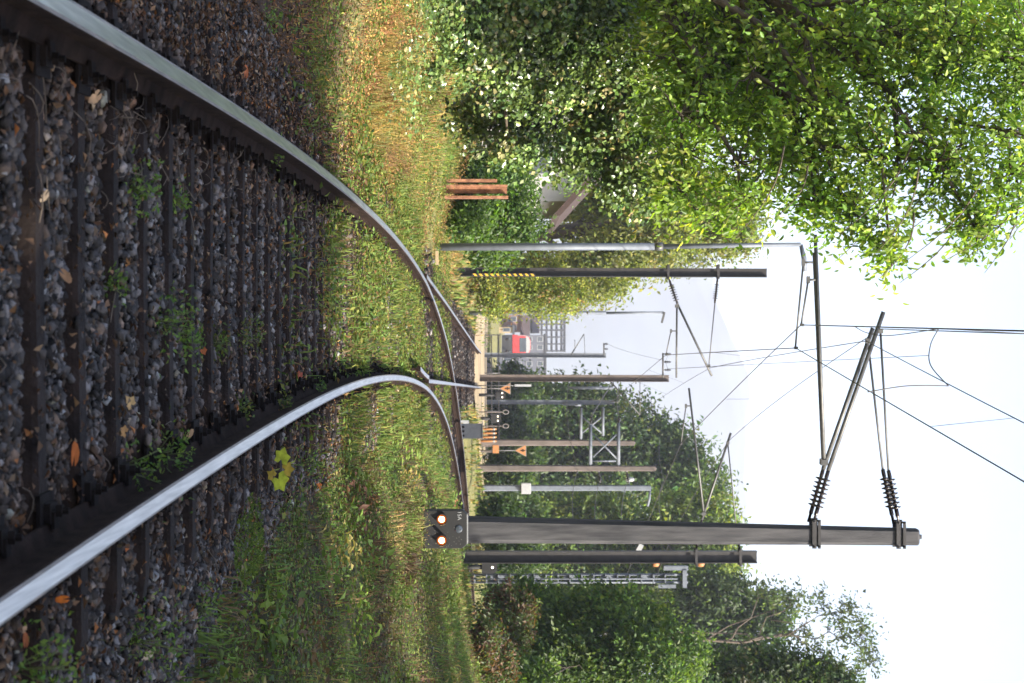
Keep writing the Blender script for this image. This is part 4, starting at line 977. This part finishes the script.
# ------------------------------------------------------------------ ladder signal mast and signal mast beyond
def signal_mast(y, x1, Z, label, w_, ladder):
    p = at(500, y, Z); g0 = float(gz(p.x, Z)); t_ = thing('signal_mast', (p.x, Z, g0), label, 'signal mast', 'signal masts')
    top = at(x1, y, Z)
    if ladder:
        for s in (-1, 1): MB().tube([(p.x + s * w_ / 2, Z, g0 - .1), (top.x + s * w_ / 2, Z, top.z)], .035, 6).build('leg', MT['galv'], t_)
        lad = MB().tube([(p.x, Z - .12, g0), (top.x, Z - .12, top.z - .3)], .02, 6).build('ladder_stile', MT['galv'], t_)
        zz = g0 + .3
        while zz < top.z - .4:
            MB().box((p.x, Z - .06, zz), (w_ + .02, .11, .035)).build('rung', MT['galv'], t_); zz += .34
        zz = g0 + 1.0
        while zz < top.z - .6:
            MB().box((p.x, Z + .03, zz), (w_ * .8, .02, .5)).build('panel', MT['galv'], t_); zz += 1.05
        for dx, zx, sz in ((-.30, -.35, (.12, .25, .7)), (.0, -.1, (.5, .3, .12)), (.22, -.6, (.1, .2, .5))):
            MB().box((top.x + dx, Z, top.z + zx), sz).build('signal_head', MT['galv'], t_)
        for dx, xz in ((-.45, 652), (-.45, 697)): MB().lathe(at(xz, y, Z) + Vector((dx, -.2, 0)), (0, 0, 1), [(0, .03), (.02, .10), (.16, .10), (.2, .03)], 10).build('orange_lamp_cover', MT['orange'], t_)
    else:
        poly_mast(t_, (p.x, Z, g0 - .1), top, w_, w_ * .9, MT['galv'])
        MB().box((p.x, Z - .2, at(526, 0, Z).z), (.44, .3, .40)).build('junction_box', MT['white'], t_, bevel=.02)
        MB().tube([top, top + Vector((.42, 0, -.02)), top + Vector((.75, 0, -.1))], .06, 6).build('arm', MT['galv'], t_)
        MB().lathe(top + Vector((-.35, 0, -1.0)), (0, 0, 1), [(0, .05), (.05, .09), (.3, .09), (.36, .04)], 8).build('lamp_cover', MT['white'], t_)
        MB().tube([top + Vector((0, 0, -.85)), top + Vector((-.35, 0, -.85))], .03, 6).build('bracket', MT['galv'], t_)
signal_mast(578.5, 688, 60, 'grey ladder mast behind the black steel mast', .22, True)
signal_mast(488, 650, 86, 'blue grey signal mast with a white junction box', .24, False)
c = at(640, 551, 62); t_ = thing('lamp_post', (c.x, 62.5, float(gz(c.x, 62.5))), 'small white lamp half hidden behind the black steel mast', 'lamp post')
MB().tube([(c.x + .18, 62.5, float(gz(c.x, 62.5)) - .1), (c.x + .18, 62.5, c.z)], .04, 8).build('shaft', MT['galv'], t_)
MB().box(c + Vector((.0, .5, .0)), (.34, .2, .14), R=Matrix.Rotation(.5, 3, 'Y')).build('lamp_head', MT['white'], t_)

# ------------------------------------------------------------------ train
Zt = 310.0; c = at(502, 345, Zt); g0 = float(gz(c.x, Zt)); s = F / Zt
t_ = thing('train', (c.x, Zt, g0), 'red and black train front waiting far down the line', 'train')
wT = 3.0; z0 = g0 + .35
prof = [(-1.42, z0), (1.42, z0), (1.5, z0 + .4), (1.5, z0 + 1.5), (-1.5, z0 + 1.5), (-1.5, z0 + .4)]
MB().prism([(c.x + a, Zt - .25, z) for a, z in prof], (0, 1, 0), 20).build('skirt', MT['black'], t_)
prof = [(-1.5, z0 + 1.52), (1.5, z0 + 1.52), (1.5, z0 + 3.3), (1.2, z0 + 3.95), (.6, z0 + 4.2), (-.6, z0 + 4.2), (-1.2, z0 + 3.95), (-1.5, z0 + 3.3)]
MB().prism([(c.x + a, Zt, z) for a, z in prof], (0, 1, 0), 20).build('body', MT['red'], t_)
prof = [(-1.48, z0 + 2.3), (1.48, z0 + 2.3), (1.48, z0 + 3.3), (1.15, z0 + 3.9), (.6, z0 + 4.15), (-.6, z0 + 4.15), (-1.15, z0 + 3.9), (-1.48, z0 + 3.3)]
MB().prism([(c.x + a, Zt - .05, z) for a, z in prof], (0, 1, 0), .04).build('front_panel', MT['white'], t_)
MB().prism([(c.x - 1.3, Zt - .06, z0 + 1.6), (c.x + 1.3, Zt - .06, z0 + 1.6), (c.x + 1.3, Zt - .06, z0 + 3.5), (c.x - 1.3, Zt - .06, z0 + 3.5)], (0, -1, 0), .03).build('red_nose', MT['red'], t_)
MB().box((c.x, Zt - .11, z0 + 3.05), (2.1, .06, 1.0)).build('windscreen', MT['glass'], t_)
for dx in (-1.25, 1.25): MB().box((c.x + dx, Zt - .09, z0 + 2.7), (.16, .06, 1.2)).build('red_stripe', MT['red'], t_)
for dx in (-.95, .95):
    MB().lathe((c.x + dx, Zt - .26, z0 + 1.1), (0, -1, 0), [(0, .15), (.05, .12)], 10).build('headlight', MT['glass'], t_)
    MB().lathe((c.x + dx * .9, Zt - .25, z0 + .65), (0, -1, 0), [(0, .09), (.35, .09), (.35, .22), (.42, .22)], 10).build('buffer', MT['iron'], t_)

# ------------------------------------------------------------------ buildings
def house(name, x0, x1, y0, depth, z0, zw, zr, wm, label, cols_=3, rows=2, rm='rooftile', ridge='y', wz=1.2):
    cx = (x0 + x1) / 2; t_ = thing(name, (cx, y0, z0), label, 'building')
    MB().box((cx, y0 + depth / 2, (z0 - .5 + zw) / 2), (x1 - x0, depth, zw - z0 + .5)).build('wall', MT[wm], t_)
    o_ = .45
    if ridge == 'y':
        for s in (-1, 1):
            a = Vector((cx, y0 - o_, zr)); b = Vector((cx + s * ((x1 - x0) / 2 + o_), y0 - o_, zw - o_ * (zr - zw) / ((x1 - x0) / 2)))
            MB().prism([a, b, b + Vector((0, 0, .22)), a + Vector((0, 0, .22))], (0, 1, 0), depth + 2 * o_).build('roof_slope', MT[rm], t_)
        MB().prism([(x0, y0 + .02, zw), (x1, y0 + .02, zw), (cx, y0 + .02, zr)], (0, 1, 0), depth - .04).build('gable', MT[wm], t_)
    elif ridge == 'x':
        for s in (-1, 1):
            a = Vector((x0 - o_, y0 + depth / 2, zr)); b = Vector((x0 - o_, y0 + depth / 2 + s * (depth / 2 + o_), zw - .2))
            MB().prism([a, b, b + Vector((0, 0, .22)), a + Vector((0, 0, .22))], (1, 0, 0), x1 - x0 + 2 * o_).build('roof_slope', MT[rm], t_)
    else:
        MB().box((cx, y0 + depth / 2, zw + .15), (x1 - x0 + .5, depth + .5, .3)).build('roof', MT[rm], t_)
    for i in range(cols_):
        for j in range(rows):
            wx = x0 + (i + .5) * (x1 - x0) / cols_; hz = (zw - z0) / rows; zc_ = z0 + (j + .55) * hz
            f_ = MB().box((wx, y0 - .01, zc_), (min(1.3, (x1 - x0) / cols_ * .6), .10, min(wz, hz * .6))).build('window', MT['white'], t_)
            MB().box((wx, y0 - .045, zc_), (min(1.1, (x1 - x0) / cols_ * .5), .07, min(wz, hz * .6) * .82)).build('pane', MT['glass'], f_)
    return t_
a = at(563, 213, 62); house('white_house', -9.6, a.x - .35, 62, 9, 1.0, a.z + .1, a.z + 2.6, 'plaster', 'white plastered house with a brown gable roof half hidden by leaves', 2, 1)
a = at(508, 316, 325); b = at(527, 332, 325); house('brown_house', a.x - 1.5, b.x, 325, 10, 1.2, at(522, 0, 325).z, at(529, 0, 325).z, 'brick', 'brown walled house to the left of the train', 3, 1, ridge='x', wz=1.4)
a = at(505, 327, 290); b = at(515, 333, 290); house('station_hut', a.x, b.x, 290, 4, 1.1, at(512.5, 0, 290).z, 3.6, 'sand', 'small sand coloured hut next to the train', 1, 1, rm='slab', ridge='flat')
a = at(530, 335, 420); b = at(530, 376, 420); house('apartment_block', a.x, b.x, 420, 14, 1.5, at(545, 0, 420).z, 0, 'greywall', 'grey apartment block rising behind the train', 5, 4, rm='slab', ridge='flat')
a = at(530, 316, 430); b = at(530, 331, 430); house('pale_house', a.x - 2, b.x, 430, 12, 1.5, at(532, 0, 430).z, at(539, 0, 430).z, 'greywall', 'pale grey house with a hipped edge behind the brown house', 3, 2, ridge='x')
a = at(530, 357, 250); b = at(530, 378, 250); house('long_shed', a.x, b.x, 250, 30, 1.0, at(516, 0, 250).z, 0, 'greywall', 'low bluish grey shed beside the line right of the train', 4, 1, rm='slab', ridge='flat')
# open steel and concrete frame
Zf = 450.0; t_ = thing('parking_deck', (at(0, 335, Zf).x, Zf, 2), 'open concrete frame of decks and columns above the pale houses', 'building')
for xx in (542, 547, 552, 557, 562, 565):
    a = at(xx, 312, Zf); b = at(xx, 352, Zf); MB().box(((a.x + b.x) / 2, Zf + 4, a.z), (b.x - a.x, 8, .28)).build('deck', MT['slab'], t_)
for yy in (314, 319, 324, 330, 337, 344, 351):
    a = at(500, yy, Zf); b = at(565, yy, Zf); MB().box((a.x, Zf - .1, (a.z + b.z) / 2), (.32, .32, b.z - a.z)).build('column', MT['slab'], t_)
    MB().box((a.x, Zf + 7, (a.z + b.z) / 2), (.32, .32, b.z - a.z)).build('column', MT['slab'], t_)

# line-side railing along the path
Zq = 118; t_ = thing('railing', (0, Zq, .3), 'dark low railing running along the far side of the sandy path', 'railing')
xa, xb = at(500, 335, Zq).x, at(500, 640, Zq).x
for dz in (.45, .85): MB().tube([(xa, Zq, float(gz(0, Zq)) + dz), (xb, Zq, float(gz(0, Zq)) + dz + .1)], .035, 6).build('rail_bar', MT['tube'], t_)
for i in range(9):
    X = xa + (xb - xa) * i / 8; MB().tube([(X, Zq, float(gz(X, Zq)) - .2), (X, Zq, float(gz(0, Zq)) + .95)], .035, 6).build('post', MT['tube'], t_)

# ------------------------------------------------------------------ trees and shrubs
G_IVY = [((.095, .15, .035), 4), ((.14, .20, .055), 3), ((.06, .10, .026), 2), ((.25, .22, .10), .9)]
G_LEFT = [((.18, .28, .04), 4), ((.23, .33, .05), 3), ((.13, .22, .035), 2), ((.30, .34, .07), 1)]
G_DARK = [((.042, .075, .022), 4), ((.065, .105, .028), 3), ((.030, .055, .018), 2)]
G_MID = [((.065, .115, .027), 4), ((.095, .15, .032), 3), ((.14, .19, .04), 1.2)]
G_OLV = [((.15, .18, .04), 4), ((.20, .21, .05), 3), ((.11, .13, .035), 2), ((.22, .17, .06), .5)]
PB = px_blob
# ivy bank, nearest on the left
bl = [PB(505, 10, 27, 75, 55, .7), PB(560, 20, 27.3, 80, 60, .8), PB(470, 40, 26.4, 40, 40, .5), PB(440, 15, 26.0, 22, 30, .35), PB(545, 70, 27.2, 65, 45, .7), PB(620, 40, 27.4, 60, 70, .8), PB(625, 120, 27.6, 50, 50, .7),
      PB(430, 40, 25.6, 18, 34, .3), PB(605, 150, 27.8, 42, 34, .6), PB(515, 150, 28.6, 30, 16, .4), PB(540, 125, 29.2, 50, 36, .4), PB(645, 182, 27.5, 42, 36, .6), PB(490, 120, 29, 40, 34, .4), PB(566, 178, 28.5, 16, 12, .3)]
t_, Cc = tree('ivy_thicket', (-4.6, 28.2, float(gz(-4.6, 28.2))), bl, 'glossy ivy thicket spilling over the sunlit bank', 'ivy', 3400, 15, .10, .075, G_IVY, trunk_r=.12, m='ivy', aspect=.85, droop=.3, shell=.45)
k_ = 60; n = k_ * 40; ci = np.repeat(np.arange(k_), 40); cyy = rng.uniform(21.5, 26.5, k_); cxx = -2.4 - rng.random(k_) * 1.9
X = cxx[ci] + rng.normal(0, .16, n); Y = cyy[ci] + rng.normal(0, .2, n); hgt = rng.uniform(.12, .5, k_)[ci]
P = np.stack([X, Y, gz(X, Y) + hgt * rng.random(n)], 1); L = rng.uniform(.04, .075, n)
Vv, Ff, kk = leaf_geo(P, np.c_[rng.normal(size=(n, 2)), .5 * rng.random(n)], L, L * .75, up=np.array([.3, -.3, .7]))
tag(np_mesh('ivy_runners', Vv, Ff, np.repeat(pick(n, G_IVY + [((.16, .22, .05), 2)]), kk, 0), MT['ivy'], kind='stuff'), 'ivy runners and nettles creeping out into the dry grass', 'herbs')
# overhanging tree
bl = [PB(690, 25, 25.5, 70, 60, .9), PB(690, 110, 25, 60, 60, .9), PB(680, 190, 24.5, 42, 36, .6), PB(740, 200, 24.3, 36, 36, .5), PB(780, 60, 25, 75, 70, 1.0), PB(790, 145, 24.5, 60, 55, .9),
      PB(870, 50, 24.5, 75, 75, 1.0), PB(865, 150, 24, 55, 60, .9), PB(850, 215, 23.6, 34, 40, .5), PB(890, 245, 23.4, 24, 34, .35), PB(950, 60, 24, 70, 75, 1.0), PB(945, 160, 23.6, 50, 60, .8),
      PB(975, 225, 23.2, 26, 40, .35), PB(1015, 170, 23, 35, 60, .6), PB(1030, 70, 23.5, 50, 90, .9), PB(815, 200, 23.9, 28, 32, .4), PB(728, 60, 25.6, 50, 60, .8)]
tL, CcL = tree('overhanging_tree', (-6.4, 26, float(gz(-6.4, 26))), bl, 'bright green tree leaning its leafy branches over the line', 'tree', 2350, 13, .13, .092, G_LEFT, trunk_r=.15, fork=.55, twig=900, aspect=.5, droop=.7, shell=.2, n6=True)
bl = [PB(690, 20, 33, 70, 60, .9), PB(770, 20, 33, 70, 60, .9), PB(850, 10, 33, 70, 60, .9), PB(700, 100, 33.5, 60, 50, .8), PB(790, 95, 33.5, 60, 45, .8), PB(930, 5, 33, 60, 50, .8), PB(1000, 10, 33, 60, 50, .8), PB(640, 60, 34, 60, 60, .8)]
tree('backing_tree', (-7.6, 34, float(gz(-7.6, 34))), bl, 'fresh green tree filling in behind the overhanging branches', 'tree', 2200, 14, .17, .12, G_LEFT, trunk_r=.15, shell=.4)
# drooping sprays with leaves one can tell apart
lm = []
for i in range(6):
    Vv, Ff, kk = leaf_geo(np.zeros((1, 3)), np.array([[0, 0, -1.0]]), .105, .046, fold=.10, up=np.array([[0, 1.0, .3]]), n6=True)
    oo = np_mesh('leaf', Vv, Ff, np.repeat(pick(1, G_LEFT, .15), kk, 0), MT['leaf']); lm.append(oo.data); bpy.data.objects.remove(oo)
crownL = [c for c in tL.children if c.name.startswith('crown')][0]
sprays = [(835, 262), (880, 278), (900, 283), (905, 262), (860, 245), (942, 262), (985, 273), (995, 250), (965, 262), (840, 235), (815, 232), (770, 222), (735, 238), (700, 222), (925, 240), (1010, 240), (875, 255), (980, 245), (720, 225), (1000, 225), (950, 235), (890, 230), (855, 215), (910, 215)]
for x, y in sprays:
    mb = MB()
    Zq = random.uniform(22.8, 24.2); e = at(x, y, Zq); s_ = e + Vector((-random.uniform(.6, 1.1), random.uniform(-.2, .4), random.uniform(.3, .9)))
    pts = [s_.lerp(e, t) + Vector((0, 0, .12 * math.sin(math.pi * t))) for t in (0, .2, .4, .6, .8, 1)]
    mb.tube(pts, [.013, .011, .009, .007, .005, .003], 5); mb.build('twig', MT['bark'], tL)
    for k in range(12):
        t = (k + .5) / 12; q = s_.lerp(e, t) + Vector((0, 0, .12 * math.sin(math.pi * t)))
        o = bpy.data.objects.new('leaf', random.choice(lm)); col.objects.link(o); o.parent = crownL
        o.location = q - wloc(crownL); o.rotation_euler = (random.uniform(-.5, .5), random.uniform(-.9, .9) + (.5 if k % 2 else -.5), random.uniform(-1.2, 1.2))
        kz = random.uniform(.75, 1.15); o.scale = (kz, kz, kz)
# bush behind the rusty post, low hedge, lit tree on the bank
bl = [PB(490, 205, 42, 40, 30, .8), PB(515, 228, 42, 34, 20, .7), PB(470, 225, 40.5, 20, 20, .5), PB(515, 200, 43, 22, 28, .7), PB(490, 165, 43, 40, 14, .6), PB(512, 172, 44, 22, 22, .6), PB(495, 250, 44, 25, 16, .5), PB(478, 195, 41, 25, 30, .5)]
tree('hedge_bush', (at(0, 212, 42.5).x, 42.5, .1), bl, 'dense dark green bush behind the rusty post', 'bush', 1100, 15, .12, .11, [((.06, .11, .025), 3), ((.09, .155, .03), 3), ((.04, .075, .02), 1)], trunk_r=.07, shell=.45, droop=.2)
bl = [PB(600, 205, 92, 45, 40, 2.0), PB(650, 190, 92, 60, 50, 2.4), PB(710, 215, 90, 50, 42, 2.0), PB(650, 245, 88, 50, 28, 1.8), PB(600, 265, 88, 45, 28, 1.8), PB(732, 228, 89, 28, 26, 1.4), PB(560, 280, 86, 40, 24, 1.6), PB(600, 282, 86, 24, 16, 1.2)]
tree('olive_tree', (at(0, 235, 90).x, 90, .6), bl, 'hazy olive green tree behind the striped mast', 'tree', 3600, 15, .30, .22, G_OLV, trunk_r=.28, shell=.35)
bl = [PB(520, 290, 68, 26, 22, 1.0), PB(550, 300, 68, 28, 16, .9), PB(575, 292, 69, 18, 18, .8), PB(495, 304, 67, 14, 14, .6), PB(535, 270, 70, 30, 18, .8), PB(492, 285, 67, 18, 22, .7), PB(490, 265, 68, 18, 16, .6)]
tree('autumn_bush', (at(0, 292, 68).x, 68, .3), bl, 'yellow and russet bush at the foot of the pale lamp post', 'bush', 1600, 15, .15, .11, [((.24, .25, .05), 3), ((.16, .20, .04), 3), ((.24, .14, .06), .7), ((.10, .13, .03), 2)], trunk_r=.08, shell=.35)
# right side
GR = 'trees right of the line'
bl = [PB(560, 405, 150, 55, 26, 3), PB(600, 425, 150, 60, 38, 3.5), PB(560, 450, 150, 60, 40, 3.5), PB(640, 450, 150, 58, 34, 3), PB(690, 485, 148, 42, 26, 2.5), PB(620, 490, 148, 75, 34, 3), PB(540, 490, 148, 50, 38, 3), PB(585, 402, 152, 28, 16, 2), PB(520, 430, 150, 25, 40, 3), PB(670, 460, 150, 40, 22, 2)]
tree('big_tree', (at(0, 445, 150).x, 150, 1.2), bl, 'large dark green tree behind the lattice bracket', 'tree', 3600, 14, .42, .40, [((.055, .10, .030), 4), ((.08, .13, .034), 3), ((.14, .18, .04), 1)], GR, trunk_r=.5, shell=.5)
bl = [PB(695, 525, 125, 48, 34, 2.5), PB(640, 560, 125, 60, 38, 2.5), PB(700, 565, 124, 42, 28, 2), PB(590, 530, 125, 60, 38, 2.5), PB(560, 570, 124, 50, 40, 2.5), PB(660, 600, 122, 45, 30, 2), PB(520, 540, 122, 25, 50, 2), PB(610, 590, 123, 50, 34, 2)]
tree('big_tree', (at(0, 550, 124).x, 124, 1.4), bl, 'yellow green tree rising directly behind the two masts beyond the signal', 'tree', 3600, 14, .36, .34, [((.11, .17, .035), 4), ((.17, .21, .04), 3), ((.075, .12, .028), 2)], GR, trunk_r=.4, shell=.5)
bl = [PB(715, 605, 112, 45, 32, 2), PB(745, 635, 112, 42, 30, 2), PB(690, 640, 112, 50, 34, 2), PB(775, 612, 113, 20, 18, 1.2), PB(720, 675, 112, 45, 30, 2)]
tree('dark_tree', (at(0, 618, 112).x, 112, 1.6), bl, 'dark blue green tree below the airy tall crown', 'tree', 1700, 14, .34, .32, G_DARK, GR, trunk_r=.35, shell=.5)
bl = [PB(790, 600, 105, 24, 14, .8), PB(830, 610, 105, 30, 18, 1.0), PB(860, 635, 105, 24, 24, 1.0), PB(820, 650, 105, 20, 16, .8), PB(872, 662, 105, 14, 18, .8), PB(770, 592, 105, 18, 10, .5), PB(835, 675, 105, 26, 16, .8), PB(800, 630, 105, 14, 10, .6), PB(850, 612, 105, 16, 12, .6)]
tree('airy_tree', (at(0, 640, 105).x, 105, 1.8), bl, 'tall airy tree with bare limbs showing against the white sky', 'tree', 200, 12, .26, .25, [((.09, .12, .04), 3), ((.06, .085, .03), 2)], GR, trunk_r=.11, fork=.75, twig=150, shell=.25)
bl = [PB(770, 678, 62, 60, 24, 1.2), PB(830, 692, 62, 36, 24, 1.0), PB(720, 690, 62, 50, 30, 1.2), PB(800, 675, 62, 40, 18, 1.0)]
tree('dark_tree', (at(0, 700, 62).x, 62, .9), bl, 'dark tree at the frame edge under the airy crown', 'tree', 1100, 13, .2, .18, G_DARK + [((.08, .08, .03), 1)], GR, trunk_r=.2, shell=.45)
bl = [PB(600, 640, 54, 50, 44, 1.2), PB(560, 665, 53, 50, 36, 1.1), PB(640, 670, 53, 50, 36, 1.2), PB(650, 628, 55, 34, 26, .9), PB(580, 608, 55, 38, 20, .8), PB(685, 655, 54, 24, 26, .8), PB(525, 690, 48, 40, 30, 1.0), PB(545, 630, 54, 30, 34, .8), PB(620, 605, 55, 24, 16, .7), PB(525, 600, 55, 20, 18, .7)]
tree('hazel_shrub', (at(0, 650, 54).x, 54, .7), bl, 'broad mid green shrub beside the ladder mast', 'shrub', 2600, 14, .15, .15, G_MID, trunk_r=.12, shell=.5)
bl = [PB(505, 605, 50, 18, 22, .6), PB(512, 635, 49, 20, 24, .6), PB(500, 662, 47, 20, 24, .6), PB(525, 612, 50, 14, 18, .5), PB(488, 640, 46, 14, 30, .5)]
tree('russet_shrub', (at(0, 632, 49).x, 49, .6), bl, 'low reddish brown shrub below the broad green one', 'shrub', 640, 14, .10, .10, [((.085, .045, .028), 2), ((.11, .065, .035), 1.5), ((.07, .10, .03), 4)], trunk_r=.04, shell=.4)
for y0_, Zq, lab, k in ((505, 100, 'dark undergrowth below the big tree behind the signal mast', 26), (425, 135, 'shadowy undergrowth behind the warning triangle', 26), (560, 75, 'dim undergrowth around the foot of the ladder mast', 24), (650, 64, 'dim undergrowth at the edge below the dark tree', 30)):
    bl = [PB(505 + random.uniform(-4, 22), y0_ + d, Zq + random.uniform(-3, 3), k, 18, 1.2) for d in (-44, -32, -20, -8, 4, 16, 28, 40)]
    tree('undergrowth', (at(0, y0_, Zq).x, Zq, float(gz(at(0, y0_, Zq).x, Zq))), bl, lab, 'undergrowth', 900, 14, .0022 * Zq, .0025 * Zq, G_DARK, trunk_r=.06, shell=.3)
# row of trees beside the camera that keeps the near track in shade (outside the frame)
for i, (X, Yq, h, r) in enumerate(((7.8, -4.5, 12, 3.8), (7.6, 1.0, 12, 3.6), (8.0, 6.5, 11, 3.4), (11.0, 14, 8.8, 3.0), (12.4, 23, 8.4, 2.8), (13.6, 33, 8.2, 2.8), (15.0, 44, 8.6, 3.0), (8.4, -10.5, 12.5, 4))):
    bl = [(X + random.gauss(0, .8), Yq + random.gauss(0, 1.2), h * f, r * k, r * k, r * k * .8) for f, k in ((.45, .9), (.62, 1.0), (.8, .7))]
    tree('verge_tree', (X, Yq, float(gz(X, Yq))), bl, ['first', 'second', 'third', 'fourth', 'fifth', 'sixth', 'seventh', 'eighth'][i] + ' tree of the verge row that shades the track', 'tree', 900, 11, .40, .38, G_MID, 'verge trees beside the camera', trunk_r=.2, shell=.3, twig=20)

# ------------------------------------------------------------------ haze
hz = MB().box((0, 1640, 200 - 3), (5500, 3760, 404)); hm = bpy.data.materials.new('haze'); hm.use_nodes = True
n_ = hm.node_tree.nodes; n_.clear(); ho = n_.new('ShaderNodeOutputMaterial'); pv = n_.new('ShaderNodeVolumePrincipled')
pv.inputs['Color'].default_value = (.78, .81, 1.0, 1); pv.inputs['Density'].default_value = .00029; pv.inputs['Anisotropy'].default_value = .2
hm.node_tree.links.new(pv.outputs[0], ho.inputs['Volume'])
tag(hz.build('haze', hm), 'thin bright morning haze over the whole line', 'haze', kind='stuff')
